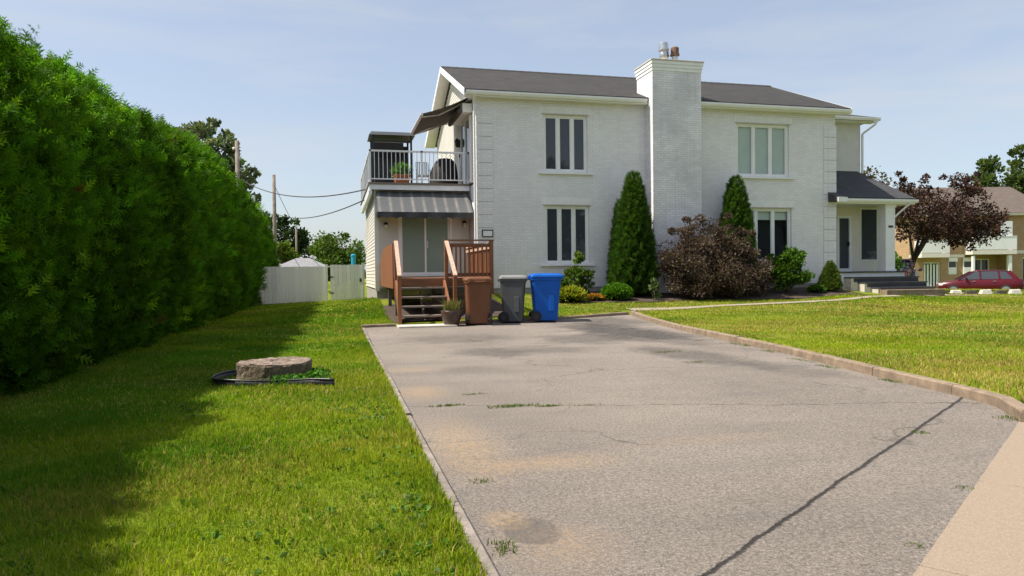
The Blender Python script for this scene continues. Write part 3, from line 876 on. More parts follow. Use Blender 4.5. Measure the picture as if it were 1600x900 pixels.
for (lx, lz) in ((1.53, 2.66), (3.93, 2.72)):
    q = MB(); q.box(lx - .05, lx + .05, WY - .04, WY - .014, lz - .05, lz + .11); q.bar((lx, WY - .03, lz + .08), (lx, WY - .13, lz + .10), .02, .02)
    q.lathe([(.02, .12), (.075, .06), (.075, .05), (.0, .05)], (lx, WY - .13, lz), 10)
    ln = q.build('wall_lantern', M['black_metal'], house)
    MB().lathe([(.03, -.07), (.055, -.04), (.055, .02), (.035, .05)], (lx, WY - .13, lz), 10).build('globe', M['globe'], ln, smooth=True)
# framed number board on the brick corner, figures too faint to read
q = MB(); x0, x1, z0, z1 = 4.23, 4.57, 2.27, 2.49; y = YW - .045
q.box(x0, x1, y, y + .015, z0, z0 + .03); q.box(x0, x1, y, y + .015, z1 - .03, z1); q.box(x0, x0 + .03, y, y + .015, z0 + .03, z1 - .03); q.box(x1 - .03, x1, y, y + .015, z0 + .03, z1 - .03)
nb = q.build('number_board', M['black_metal'], house)
MB().box(x0 + .03, x1 - .03, y + .006, y + .012, z0 + .03, z1 - .03).build('board_face', M['white'], nb)

# ---- fixed striped awning over the sliding door
def stripe_mat():
    m, n, l, b = nt('striped_awning')
    oc = objco(n); sp = n.new('ShaderNodeSeparateXYZ'); l.new(oc, sp.inputs[0])
    s = math_(n, l, 'FRACT', math_(n, l, 'DIVIDE', sp.outputs[0], 0.33))
    c = ramp(n, l, s, [(0.0, (0.075, 0.08, 0.088)), (0.30, (0.075, 0.08, 0.088)), (0.42, (0.14, 0.137, 0.133)), (0.52, (0.22, 0.21, 0.195)), (0.64, (0.12, 0.12, 0.12)), (0.74, (0.075, 0.08, 0.088))])
    c = mix(n, l, ramp(n, l, noise(n, l, oc, 3, 6, 0.6), [(0.35, 0.0), (0.7, 0.8)]), c, (0.085, 0.088, 0.092))
    l.new(c, b.inputs['Base Color']); b.inputs['Roughness'].default_value = 0.85
    bump(n, l, b, noise(n, l, oc, 5, 3), 0.3, 0.03)
    return m
M['stripe'] = stripe_mat()
ax0, ax1, ay0, ay1, az0, az1 = 1.24, 4.06, 21.96, 21.10, 3.72, 3.02
q = MB(); n = 34
for i in range(n):
    xa, xb = ax0 + (ax1 - ax0) * i / n, ax0 + (ax1 - ax0) * (i + 1) / n
    m_ = 5
    for j in range(m_):
        t0, t1 = j / m_, (j + 1) / m_
        sg = lambda x, t: -0.035 * math.sin(math.pi * t) * (0.4 + 0.6 * abs(math.sin((x - ax0) * 2.23)))
        P = lambda x, t: (x, ay0 + (ay1 - ay0) * t, az0 + (az1 - az0) * t + sg(x, t))
        q.quad(P(xa, t1), P(xb, t1), P(xb, t0), P(xa, t0))
for x in (ax0, ax1):
    q.tri((x, ay0, az0), (x, ay1, az1), (x, ay0, az1 + .05))
aw = q.build('striped_awning', M['stripe'], house, smooth=False)
q = MB(); n = 96
for i in range(n):
    xa, xb = ax0 + (ax1 - ax0) * i / n, ax0 + (ax1 - ax0) * (i + 1) / n
    h = lambda x: az1 - .19 + .045 * abs(math.sin((x - ax0) * 11.5))
    yo = lambda x: ay1 - .004 - .012 * math.sin(x * 9)
    q.quad((xa, yo(xa) - .01, h(xa)), (xb, yo(xb) - .01, h(xb)), (xb, ay1 - .004, az1 + .005), (xa, ay1 - .004, az1 + .005))
for x in (ax0 - .003, ax1 + .003):
    q.quad((x, ay1, az1 - .12), (x, ay0, az1 - .10), (x, ay0, az1 + .05), (x, ay1, az1 + .005))
q.build('valance', M['black_metal'], aw)
q = MB().tube([(ax0 + .02, ay1 + .02, az1 - .01), (ax1 - .02, ay1 + .02, az1 - .01)], .015, 6)
for x in (ax0 + .03, ax1 - .03): q.tube([(x, ay1 + .02, az1 - .01), (x, WY - .015, az1 - .01)], .013, 6)
q.build('awning_frame', M['rail'], aw)

# ---- balcony on the wing roof
bx0, bx1, by0, by1 = 1.02, 4.10, 21.75, 28.6
q = MB().box(bx0, bx1 - .01, by0, by1, 3.90, 3.96)
q.build('balcony_floor', M['tread'], house)
q = MB(); q.box(bx0 + .03, bx1 - .02, by0 + .03, by0 + .10, 3.745, 3.897); q.box(bx0 + .03, bx0 + .10, by0 + .10, by1 - .02, 3.745, 3.897)
q.build('balcony_fascia', M['rail'], house)
q = MB(); q.bar((bx0 + .06, by1 - .5, 3.60), (bx0 + .06, by0 + .02, 3.66), .10, .10); q.build('eaves_trough', M['rail'], house)
q = MB()
for (x, y) in ((bx0 + .06, by0 + .06), (2.62, by0 + .06), (bx1 - .06, by0 + .06), (bx0 + .06, by1 - .08), (bx0 + .06, 24.0), (bx0 + .06, 26.3)):
    q.box(x - .03, x + .03, y - .03, y + .03, 3.961, 4.94)
q.box(bx0 + .03, bx1 - .02, by0 + .03, by0 + .09, 4.88, 4.93); q.box(bx0 + .09, bx1 - .09, by0 + .045, by0 + .075, 4.05, 4.085)
q.box(bx0 + .03, bx0 + .09, by0 + .09, by1 - .05, 4.88, 4.93); q.box(bx0 + .045, bx0 + .075, by0 + .09, by1 - .11, 4.05, 4.085)
rl = q.build('balcony_railing', M['rail'], house)
bal = MB().box(-.0095, .0095, -.0095, .0095, 0, .795).build('baluster', M['rail'], rl, local=True)
first = True
def put_bal(x, y):
    global first
    p = Vector((x, y, 4.085)) - LOC[house.name]
    if first: bal.location = p; first = False
    else: dup_part(bal, rl, p)
x = bx0 + .19
while x < bx1 - .1:
    put_bal(x, by0 + .06); x += .127
y = by0 + .19
while y < by1 - .12:
    put_bal(bx0 + .06, y); y += .127
# balcony door in the gable wall
q = MB(); X = 4.085
for (a, b, c, d) in ((21.45, 21.53, 3.97, 6.02), (23.0, 23.08, 3.97, 6.02), (21.53, 23.0, 5.94, 6.02), (21.53, 23.0, 3.97, 4.05), (22.22, 22.30, 4.05, 5.94)):
    q.box(X - .05, X + .02, a, b, c, d)
bd = q.build('balcony_door', M['white'], house)
for (a, b) in ((21.53, 22.22), (22.30, 23.0)):
    MB().box(X - .015, X - .005, a, b, 4.05, 5.94).build('pane', M['glass'], bd)
q = MB(); q.box(4.02, 4.092, 23.32, 23.42, 5.35, 5.6); q.lathe([(.02, .2), (.08, .12), (.06, -.06), (.02, -.1)], (3.98, 23.37, 5.45), 8)
q.build('wall_lantern', M['black_metal'], house)
MB().box(4.05, 4.09, 22.6 + .85, 22.6 + 1.0, 5.05, 5.15).build('wall_lamp', M['terracotta'], house)

# ---- retractable brown awning over the balcony
a0, a1 = 21.25, 24.75; xw, zw, xo, zo = 4.02, 6.50, 2.58, 5.93
q = MB(); nn = 14
for i in range(nn):
    ya, yb = a0 + (a1 - a0) * i / nn, a0 + (a1 - a0) * (i + 1) / nn
    for j in range(5):
        t0, t1 = j / 5, (j + 1) / 5
        P = lambda yv, t, dz=0: (xw + (xo - xw) * t, yv, zw + (zo - zw) * t - .05 * math.sin(math.pi * t) + dz)
        q.quad(P(ya, t0), P(yb, t0), P(yb, t1), P(ya, t1)); q.quad(P(ya, t1, .006), P(yb, t1, .006), P(yb, t0, .006), P(ya, t0, .006))
ra = q.build('retractable_awning', M['awn_brown'], house)
q = MB(); q.bar((xo, a0 - .03, zo - .01), (xo, a1 + .03, zo - .01), .06, .07); q.build('front_bar', M['rail'], ra)
q = MB(); q.box(xw - .06, xw + .075, a0 - .05, a1 + .05, zw - .08, zw + .09); q.build('cassette', M['white'], ra)
for ya, s in ((a0 + .15, 1), (a1 - .15, -1)):
    q = MB(); q.bar((xw - .05, ya, zw - .10), (xw - .85, ya + s * .62, zw - .42), .045, .035); q.bar((xw - .85, ya + s * .62, zw - .42), (xo + .02, ya + s * .1, zo - .045), .04, .03)
    q.build('folding_arm', M['rail'], ra)
q = MB(); n = 40
for i in range(n):
    ya, yb = a0 + (a1 - a0) * i / n, a0 + (a1 - a0) * (i + 1) / n
    q.quad((xo - .035, ya, zo - .16 + .02 * math.sin(ya * 22)), (xo - .035, yb, zo - .16 + .02 * math.sin(yb * 22)), (xo - .032, yb, zo), (xo - .032, ya, zo))
q.build('awning_valance', M['awn_brown'], ra)
# rolled shade and boxed beam beneath the rake
MB().box(3.80, 4.085, 21.25, 23.3, 6.05, 6.30).build('shade_box', M['white'], house)
MB().tube([(3.74, 21.35, 6.08), (3.74, 23.3, 6.08)], .075, 10).build('rolled_shade', M['awn_brown'], house)

# ---- right hand wing and porch
q = MB(); RW = 18.68; RWY = 22.4
q.quad((XR, RWY, 0.6), (RW, RWY, 0.6), (RW, RWY, 6.55), (XR, RWY, 6.55)); q.quad((RW, RWY, .6), (RW, 28, .6), (RW, 28, 6.55), (RW, RWY, 6.55))
q.build('stucco_wall', M['stucco'], house)
q = MB()
slab(q, (XR + .005, RWY - .42, 6.66), (RW + .45, RWY - .42, 6.66), (RW - 1.4, 24.8, 7.55), (XR + .005, 24.8, 7.55), .08)
q.hexa([(RW + .45, RWY - .42, 6.58), (RW + .45, 28, 6.58), (RW - 1.4, 28, 7.47), (RW - 1.4, 24.8, 7.47), (RW + .45, RWY - .42, 6.655), (RW + .45, 28, 6.655), (RW - 1.4, 28, 7.545), (RW - 1.4, 24.8, 7.545)])
q.build('wing_roof', M['shingle'], house)
MB().box(XR + .01, RW + .42, RWY - .38, RWY - .005, 6.50, 6.52).build('wing_soffit', M['white'], house)
gutter('gutter', XR + .01, RW + .46, RWY - .40, 6.53, house)
spout([(RW + .35, RWY - .45, 6.52), (RW + .30, RWY - .42, 6.42), (RW + .04, RWY - .06, 6.12), (RW + .04, RWY - .06, 4.7)])
# porch roof
PY = 20.72; PX0, PX1 = 16.33, 19.52; pz = 3.56
q = MB()
q.hexa([(PX0, PY - .02, pz), (PX1, PY - .02, pz), (RW - .15, RWY - .01, 4.70), (PX0, RWY - .01, 4.70), (PX0, PY - .02, pz + .07), (PX1, PY - .02, pz + .07), (RW - .15, RWY - .01, 4.77), (PX0, RWY - .01, 4.77)])
q.hexa([(PX1, PY - .02, pz), (PX1, 24.4, pz), (RW + .005, 24.4, 4.60), (RW - .15, RWY - .01, 4.70), (PX1, PY - .02, pz + .068), (PX1, 24.4, pz + .068), (RW + .005, 24.4, 4.67), (RW - .15, RWY - .01, 4.768)])
pr = q.build('porch_roof', M['shingle_dk'], house)
MB().box(16.02, PX1 - .02, PY - .0, PY + .04, pz - .14, pz + .02).build('porch_fascia', M['white'], pr)
gutter('gutter', 16.02, PX1 + .03, PY - .003, pz - .09, house)
q = MB().bar((16.34, RWY - 1.1, 4.04), (16.34, PY - .04, pz + .10), .05, .09)
q.build('step_flashing', M['white'], pr)
q = MB(); q.hexa([(16.00, 20.2, pz - .10), (16.32, 20.2, pz - .10), (16.32, YW - .03, pz - .10), (16.00, YW - .03, pz - .10), (16.00, 20.2, pz + .0), (16.32, 20.2, pz + .0), (16.32, YW - .03, pz + .22), (16.00, YW - .03, pz + .22)])
q.build('eave_return', M['shingle_dk'], pr)
MB().box(15.98, 16.34, 20.16, 20.198, pz - .14, pz + .01).build('eave_return_board', M['white'], pr)
MB().box(XR + .005, PX1 - .03, PY + .045, 24.2, pz - .13, pz - .10).build('porch_ceiling', M['siding'], pr)
q = MB(); q.box(18.42, 18.80, 20.86, 21.24, 1.10, pz - .131); q.box(18.39, 18.83, 20.83, 21.27, 1.10, 1.2); q.box(18.39, 18.83, 20.83, 21.27, pz - .24, pz - .131)
pc = q.build('porch_column', M['white'], house)
MB().box(18.53, 18.71, 20.845, 20.858, 2.63, 2.70).build('number_plate', M['black_metal'], pc)
# porch back wall: door, tall sidelight
q = MB(); PB = 22.15
wall_x(q, XR + .01, 19.5, 1.10, pz - .13, PB, [(17.48, 18.08, 1.12, 3.12), (18.47, 19.20, 1.52, 3.40)], .08)
q.quad((19.5, PB, 1.1), (19.5, 24.2, 1.1), (19.5, 24.2, pz - .13), (19.5, PB, pz - .13))
q.build('porch_wall', M['siding'], house)
q = MB()
for (a, b, c, d) in ((17.48, 17.57, 1.12, 3.12), (17.99, 18.08, 1.12, 3.12), (17.57, 17.99, 3.04, 3.12), (17.57, 17.99, 1.12, 1.24)): q.box(a, b, PB - .03, PB + .06, c, d)
pdoor = q.build('front_door', M['rail'], house)
MB().box(17.57, 17.99, PB + .02, PB + .03, 1.24, 3.04).build('pane', M['glass'], pdoor)
MB().box(17.93, 17.96, PB - .08, PB + .0, 2.05, 2.2).build('handle', M['black_metal'], pdoor)
q = MB()
for (a, b, c, d) in ((18.47, 18.50, 1.52, 3.40), (19.17, 19.20, 1.52, 3.40), (18.50, 19.17, 3.37, 3.40), (18.50, 19.17, 1.52, 1.55)): q.box(a, b, PB - .02, PB + .06, c, d)
sdl = q.build('side_light', M['white'], house)
MB().box(18.50, 19.17, PB + .01, PB + .02, 1.55, 3.37).build('pane', M['glass'], sdl)
spout([(PX1 - .25, PY - .06, pz - .10), (PX1 - .33, PY + .05, pz - .20), (18.86, 21.05, pz - .62), (18.86, 21.05, 1.1)])
# porch floor and steps
pf = MB().box(XR + .02, 19.05, 20.70, PB + .1, 0.2, 1.095).build('porch_floor', M['quoin'], house, bevel=.01)
MB().box(XR - .0, 19.09, 20.62, PB, 1.096, 1.13).build('porch_deck', M['porch_floor'], pf, bevel=.01)
for i, (za, zb, y0) in enumerate(((.95, .0, 20.36), (.78, .0, 20.06), (.61, .0, 19.76))):
    xo_ = 16.62 + i * .27
    MB().box(xo_, 19.30 + i * .05, y0, 20.70 if i == 0 else 20.36 - (i - 1) * .30, 0.3, za - .04).build('step', M['slab'], pf)
    MB().box(xo_ - .02, 19.32 + i * .05, y0 - .03, y0 + .33, za - .039, za).build('step_tread', M['porch_floor'], pf, bevel=.008)
    MB().box(xo_ + .1, 19.28 + i * .05, y0 - .006, y0 - .001, za - .17, za - .05).build('step_riser', M['porch_floor'], pf)
MB().box(17.2, 19.45, 19.42, 19.75, .3, .53).build('step', M['kerb'], pf, bevel=.01)

# ------------------------------------------------------------------ timber deck with stairs
DX0, DX1, DY0, DYB, DZ = 1.38, 3.80, 17.32, 21.95, 1.10
deck = thing('wooden_deck', 'reddish stained timber deck with stairs below the striped awning', 'deck', (2.5, 17.3, 0.15))
def place(part, locs, parent):
    l = LOC[parent.name]
    part.location = Vector(locs[0]) - LOC_T[parent.name]
    for p in locs[1:]: dup_part(part, parent, Vector(p) - LOC_T[parent.name])
LOC_T = LOC
n = int((DYB - DY0) / .145)
bd_ = MB().box(0, DX1 - DX0, 0, .137, 0, .032).build('deck_board', M['woodx'], deck, local=True)
place(bd_, [(DX0, DY0 + i * .1455, DZ - .032) for i in range(n)], deck)
q = MB(); q.box(DX0, DX1, DY0 + .002, DY0 + .042, DZ - .20, DZ - .034); q.box(DX0, DX0 + .04, DY0 + .043, DYB, DZ - .20, DZ - .034); q.box(DX1 - .04, DX1, DY0 + .043, 20.68, DZ - .20, DZ - .034)
q.build('rim_joist', M['woodx'], deck)
for (x, y) in ((DX0 + .07, DY0 + .10), (2.62, DY0 + .10), (DX1 - .07, DY0 + .10), (DX0 + .07, 19.6), (DX1 - .07, 19.6), (2.62, 19.6)):
    MB().box(x - .045, x + .045, y - .045, y + .045, 0.0, DZ - .21).build('support_post', M['tread'], deck)
RT = 1.97
for (x, y) in ((DX0 + .05, DY0 - .04), (2.64, DY0 - .04), (DX1 - .04, DY0 - .04)):
    MB().box(x - .045, x + .045, y - .045, y + .04, .70, RT + .03).build('rail_post', M['wood'], deck, bevel=.006)
# front rail and pickets to the right of the stairs
for (a_, b_, c_, d_, e_, f_) in ((2.69, DX1 - .09, DY0 - .055, DY0 - .015, RT - .12, RT - .03), (2.60, DX1 + .02, DY0 - .09, DY0 + .03, RT + .031, RT + .065), (2.69, DX1 - .09, DY0 - .055, DY0 - .015, DZ + .04, DZ + .12)):
    MB().box(a_, b_, c_, d_, e_, f_).build('front_rail', M['woodx'], deck)
pk = MB().box(-.019, .019, -.018, .018, 0, .76).build('baluster', M['wood'], deck, local=True)
place(pk, [(2.77 + i * .108, DY0 - .075, DZ + .02) for i in range(9)], deck)
# left side: solid upright boards with a curved top towards the wall
locs = []
for i in range(31):
    y = DY0 + .03 + i * .147
    t = i / 30
    top = RT - .02 - .42 * max(0, (t - .62) / .38) ** 2.2
    MB().hexa([(DX0 - .024, y, .86), (DX0 - .002, y, .86), (DX0 - .002, y + .138, .86), (DX0 - .024, y + .138, .86), (DX0 - .024, y, top), (DX0 - .002, y, top), (DX0 - .002, y + .138, top - .004), (DX0 - .024, y + .138, top - .004)]).build('side_board', M['wood'], deck)
# right side: upright boards with gaps, diagonal brace
for i in range(20):
    y = DY0 + .06 + i * .165
    MB().box(DX1 - .026, DX1 - .004, y, y + .072, .86, RT - .04).build('side_board', M['wood'], deck)
q = MB(); q.box(DX1 - .066, DX1 - .028, DY0 + .02, 20.66, RT - .16, RT - .07); q.box(DX1 - .10, DX1 + .01, DY0 + .03, 20.66, RT - .039, RT - .008)
q.build('side_rail', M['wood_lit'], deck)
# stairs: open treads between two stringers, sloping handrails on newel posts
SX0, SX1 = 1.40, 2.60
ty = [16.12, 16.42, 16.72, 17.02]; tz = [.275, .475, .68, .89]
for y, z in zip(ty, tz):
    MB().box(SX0 + .045, SX1 - .045, y, y + .28, z - .042, z).build('stair_tread', M['tread'], deck, bevel=.006)
for x in (SX0, SX1 - .042):
    q = MB(); pts = [(16.10, .06), (16.36, .06), (17.31, .76), (17.31, 1.06), (17.2, 1.06), (16.10, .25)]
    q.loft([[(xx, a, b) for a, b in pts] for xx in (x, x + .042)])
    q.build('stringer', M['wood'], deck)
q = MB().bar((2.0, 16.45, .10), (2.0, 17.28, .74), .04, .14); q.build('stringer', M['tread'], deck)
for xa, xb in ((SX0 - .045, DX0 + .05), (SX1 + .005, 2.64)):
    MB().box(xa - .0, xa + .085, 16.02, 16.10, .05, 1.14).build('newel_post', M['wood'], deck, bevel=.006)
    q = MB().bar((xa + .04, 15.98, 1.165), (xb, DY0 - .09, RT + .02), .09, .035); q.build('handrail', M['wood_lit'], deck)
patch('deck_shade_soil', np.array([(1.25, 16.2), (1.12, 21.98)]), np.array([(4.3, 16.5), (4.3, 20.74)]), 6, M['soil'], lambda x, y: lawn_z(x, y) + .02)  # dark soil sheet, added so the ground colour carries the deck's shade
sl_ = MB().box(1.32, 2.60, 15.50, 16.03, -.05, .085).build('landing_slab', M['slab'], None, bevel=.012)
tag(sl_, 'pale concrete slab at the foot of the wooden stairs', 'slab')

# ------------------------------------------------------------------ wheeled bins
def rring(wx, wy, r, z, cx=0, cy=0, n=4):
    P = []
    for (sx, sy, a0) in ((1, 1, 0), (-1, 1, 90), (-1, -1, 180), (1, -1, 270)):
        for k in range(n):
            a = rad(a0 + 90 * k / (n - 1)); P.append((cx + sx * (wx / 2 - r) + r * math.cos(a), cy + sy * (wy / 2 - r) + r * math.sin(a), z))
    return P
def wheel_bin(label, loc, rz, W, D, H, mb, ml, panel=False):
    t = thing('wheeled_bin', label, 'bin', loc, rz, 'wheeled bins beside the deck stairs')
    q = MB()
    q.loft([rring(W * .78, D * .66, .04, .03, 0, .01), rring(W * .80, D * .68, .05, .10, 0, .01), rring(W * .86, D * .78, .05, H * .55, 0, .01), rring(W * .90, D * .85, .05, H * .80, 0, .01), rring(W * .91, D * .87, .05, H * .86, 0, 0), rring(W * .97, D * .94, .05, H * .865, 0, 0), rring(W * .97, D * .94, .05, H * .91, 0, 0)])
    q.build('body', M[mb], t, local=True, bevel=.006)
    q = MB()
    q.loft([rring(W * 1.0, D * .99, .05, H * .912, 0, -.012), rring(W * 1.02, D * 1.0, .06, H * .93, 0, -.012), rring(W * .99, D * .97, .07, H * .965, 0, -.01), rring(W * .80, D * .74, .08, H, 0, .02)])
    q.box(-W * .36, -W * .22, D * .42, D * .53, H * .90, H * .955); q.box(W * .22, W * .36, D * .42, D * .53, H * .90, H * .955)
    q.build('lid', M[ml], t, local=True, bevel=.004)
    q = MB(); q.tube([(-W * .42, D * .50, H * .90), (W * .42, D * .50, H * .90)], .016, 8)
    for x in (-W * .40, 0, W * .40): q.bar((x, D * .40, H * .87), (x, D * .51, H * .895), .03, .05)
    q.build('handle', M[mb], t, local=True)
    for s in (-1, 1):
        x = s * W * .44
        q = MB(); R_ = .125
        rings = []
        for (xx, rr) in ((x - .03, R_ * .85), (x - .026, R_), (x + .026, R_), (x + .03, R_ * .85)):
            rings.append([(xx, D * .33 + rr * math.cos(2 * math.pi * j / 20), .128 + rr * math.sin(2 * math.pi * j / 20)) for j in range(20)])
        q.loft(rings); wv = q.build('wheel', M['rubber'], t, local=True)
        q = MB(); q.loft([[(xx, D * .33 + .06 * math.cos(2 * math.pi * j / 14), .128 + .06 * math.sin(2 * math.pi * j / 14)) for j in range(14)] for xx in (x - .034, x + .034)])
        q.build('hub', M['black_metal'], wv, local=True)
    MB().tube([(-W * .42, D * .33, .128), (W * .42, D * .33, .128)], .013, 8).build('axle', M['steel'], t, local=True)
    if panel:
        for s in (-1, 1):
            xa = s * W * .432
            q = MB(); q.hexa([(xa - .012, -D * .22, H * .22), (xa + .012, -D * .22, H * .22), (xa + .012, -D * .05, H * .22), (xa - .012, -D * .05, H * .22), (xa - .006, -D * .22, H * .55), (xa + .018, -D * .22, H * .55), (xa + .018, -D * .05, H * .55), (xa - .006, -D * .05, H * .55)])
            q.build('side_rib', M[mb], t, local=True, bevel=.01)
    return t
zb = lambda x, y: float(gz(x, y)) + .004
wheel_bin('brown wheeled bin turned with its wheels outwards beside the deck stairs', (3.12, 15.88, zb(3.12, 15.88)), rad(176), .60, .70, 1.07, 'bin_brown', 'bin_brown')
wheel_bin('dark grey wheeled bin between the brown and the blue one', (4.02, 16.10, zb(4.02, 16.1)), rad(72), .60, .66, 1.09, 'bin_grey', 'bin_greylid', True)
wheel_bin('bright blue wheeled recycling bin', (4.80, 16.12, zb(4.8, 16.12)), rad(80), .64, .78, 1.12, 'bin_blue', 'bin_blue', True)

# ------------------------------------------------------------------ plants helpers
def jitcol(n, base, rng, v=0.22, alt=None, pa=0.0):
    c = np.array(base)[None] * (1 + rng.normal(0, v, (n, 1))) * (1 + rng.normal(0, v * .3, (n, 3)))
    if alt is not None:
        m = rng.random(n) < pa
        c[m] = np.array(alt)[None] * (1 + rng.normal(0, v, (m.sum(), 1)))
    return np.clip(c, .004, .9)

def blades(name, x, y, z, h, wd, cols, mat, rng, parent=None, bend=0.5, seg=2):
    n = len(x)
    a = rng.uniform(0, 2 * np.pi, n); ln = rng.uniform(.1, 1, n) * bend
    dx, dy = np.cos(a) * ln, np.sin(a) * ln
    px, py = -np.sin(a), np.cos(a)
    b2 = rng.uniform(0, 2 * np.pi, n); px, py = np.cos(b2), np.sin(b2)
    P = np.stack([x, y, z], -1); S = np.stack([px, py, 0 * px], -1) * (wd / 2)[:, None]
    if seg == 2:
        mid = P + np.stack([dx * .3 * h, dy * .3 * h, .6 * h], -1); tip = P + np.stack([dx * h, dy * h, h * (1 - .25 * ln)], -1)
        V = np.stack([P - S, P + S, mid + S * .75, mid - S * .75, tip], 1).reshape(-1, 3)
        i = np.arange(n)[:, None] * 5
        F = np.concatenate([i + [0, 1, 2], i + [0, 2, 3], i + [3, 2, 4]], 0)
        k = 5
    else:
        tip = P + np.stack([dx * h, dy * h, h], -1)
        V = np.stack([P - S, P + S, tip], 1).reshape(-1, 3)
        F = np.arange(n)[:, None] * 3 + np.array([0, 1, 2])
        k = 3
    return mesh_np(name, V, F, mat, parent, np.repeat(cols, k, axis=0))

def ell_leaves(ells, n, size, rng, clumps=60, spread=.16, up=.3, shell=.55):
    """leaf positions and directions grouped in clumps spread through ellipsoids (cx,cy,cz,rx,ry,rz,weight)"""
    wgt = np.array([e[6] if len(e) > 6 else e[3] * e[4] * e[5] for e in ells]); wgt = wgt / wgt.sum()
    C, Rr, B = [], [], []
    for e, w in zip(ells, wgt):
        m = max(3, int(clumps * w))
        d = rng.normal(size=(m, 3)); d /= np.linalg.norm(d, axis=1, keepdims=True)
        rr = (shell + (1 - shell) * rng.random(m)) ** .8
        C.append(np.array(e[:3]) + d * rr[:, None] * np.array(e[3:6])); B.append(np.repeat([e[:3]], m, 0)); Rr.append(np.full(m, np.mean(e[3:6])))
    C = np.concatenate(C); B = np.concatenate(B); Rr = np.concatenate(Rr)
    idx = rng.integers(0, len(C), n)
    o = rng.normal(size=(n, 3)); o /= np.linalg.norm(o, axis=1, keepdims=True)
    o *= (rng.random(n) ** .45)[:, None] * (Rr[idx] * spread * rng.uniform(.7, 1.5, len(C))[idx])[:, None] * 2
    o[:, 2] *= .75
    P = C[idx] + o
    D = (P - B[idx]) * .6 / Rr[idx][:, None] + o / (np.linalg.norm(o, axis=1, keepdims=True) + 1e-6) * .7 + rng.normal(size=(n, 3)) * .6
    D[:, 2] += up
    return P, D, C, idx

def tree(name, label, base, ells, n, leaf, col, seed, trunk_r=.15, alt=None, pa=0.0, group=None, clumps=70, bark='bark', spread=.16, cat='tree', up=.2, limbs=9, fork=.35, shell=.55, trunk=True, part='crown'):
    rng = np.random.default_rng(seed)
    t = thing(name, label, cat, base, 0, group)
    e = [(base[0] + a[0], base[1] + a[1], base[2] + a[2], *a[3:]) for a in ells]
    P, D, C, idx = ell_leaves(e, n, leaf, rng, clumps, spread, up, shell)
    keep = P[:, 2] > base[2] + .03
    P, D, idx = P[keep], D[keep], idx[keep]
    cl = jitcol(len(P), col, rng, .2, alt, pa) * (1 + .16 * rng.normal(size=len(C))[idx])[:, None]
    scatter(part, LEAF_V, LEAF_F, P, frames(D, rng), leaf * rng.uniform(.6, 1.35, len(P)), np.clip(cl, .004, .9), M['leaf'], t)
    q = MB()
    cz = np.mean([a[2] for a in e]); top = Vector((np.mean([a[0] for a in e]), np.mean([a[1] for a in e]), cz))
    b = Vector(base)
    fk = b + (top - b) * fork
    if trunk: q.tube([b - Vector((0, 0, .1)), b + (fk - b) * .5 + Vector((.03, 0, 0)), fk], [trunk_r * 1.25, trunk_r, trunk_r * .85], 9)
    sel = rng.permutation(len(C))[:limbs * 4]
    mains = []
    for k_ in range(limbs):
        c = Vector(C[sel[k_]]); m = fk + (c - fk) * .55 + Vector((rng.normal() * .1, rng.normal() * .1, abs(rng.normal()) * .1)) * (c - fk).length
        q.tube([fk - Vector((0, 0, trunk_r * .3)) if trunk else b, m, c], [trunk_r * .6, trunk_r * .34, trunk_r * .10], 6); mains.append(m)
    for k_ in range(limbs, min(len(sel), limbs * 4)):
        c = Vector(C[sel[k_]]); m = min(mains, key=lambda v: (v - c).length)
        q.tube([m, (m + c) / 2 + Vector((0, 0, .05)), c], [trunk_r * .25, trunk_r * .15, trunk_r * .05], 5)
    q.build('trunk' if trunk else 'branches', M[bark], t, smooth=True)
    return t

def cone_cedar(label, base, h, r0, n, seed, col=(.042, .098, .012), group='clipped cedars at the house wall', name='cedar', size=.11, bulge=.55, alt=(.075, .13, .02)):
    rng = np.random.default_rng(seed)
    t = thing(name, label, 'shrub', base, 0, group)
    u = rng.random(n) ** 1.0
    prof = lambda u: r0 * np.clip((1 - u), 0, 1) ** bulge * (0.82 + .18 * np.clip(u / .16, 0, 1))
    # area weighted
    keep = rng.random(n) < (prof(u) / r0 + .08); u = u[keep]; m = len(u)
    a = rng.uniform(0, 2 * np.pi, m)
    lump = 1 + .10 * np.sin(a * 5 + u * 17 + seed) * np.cos(u * 23 + a * 2) + .06 * np.sin(a * 11 - u * 31)
    rr = prof(u) * lump * (1 - .16 * rng.random(m) ** 2)
    P = np.stack([base[0] + rr * np.cos(a), base[1] + rr * np.sin(a), base[2] + .04 + u * h], -1)
    D = np.stack([np.cos(a) * .75, np.sin(a) * .75, np.full(m, .75)], -1) + rng.normal(size=(m, 3)) * .33
    cl = jitcol(m, col, rng, .2, alt, .25) * (lump ** 2)[:, None]
    scatter('foliage', SPRAY_V, SPRAY_F, P, frames(D, rng), size * rng.uniform(.7, 1.4, m), np.clip(cl, .004, .6), M['cedar'], t)
    q = MB(); us = np.linspace(0, .97, 14)
    q.loft([[(base[0] + float(prof(k)) * .82 * math.cos(2 * math.pi * j / 16), base[1] + float(prof(k)) * .82 * math.sin(2 * math.pi * j / 16), base[2] + .05 + k * h * .97) for j in range(16)] for k in us])
    q.build('dark_core', M['core'], t)
    MB().tube([(base[0], base[1], base[2] - .1), (base[0], base[1], base[2] + .2)], .06, 8).build('trunk', M['bark'], t)
    return t

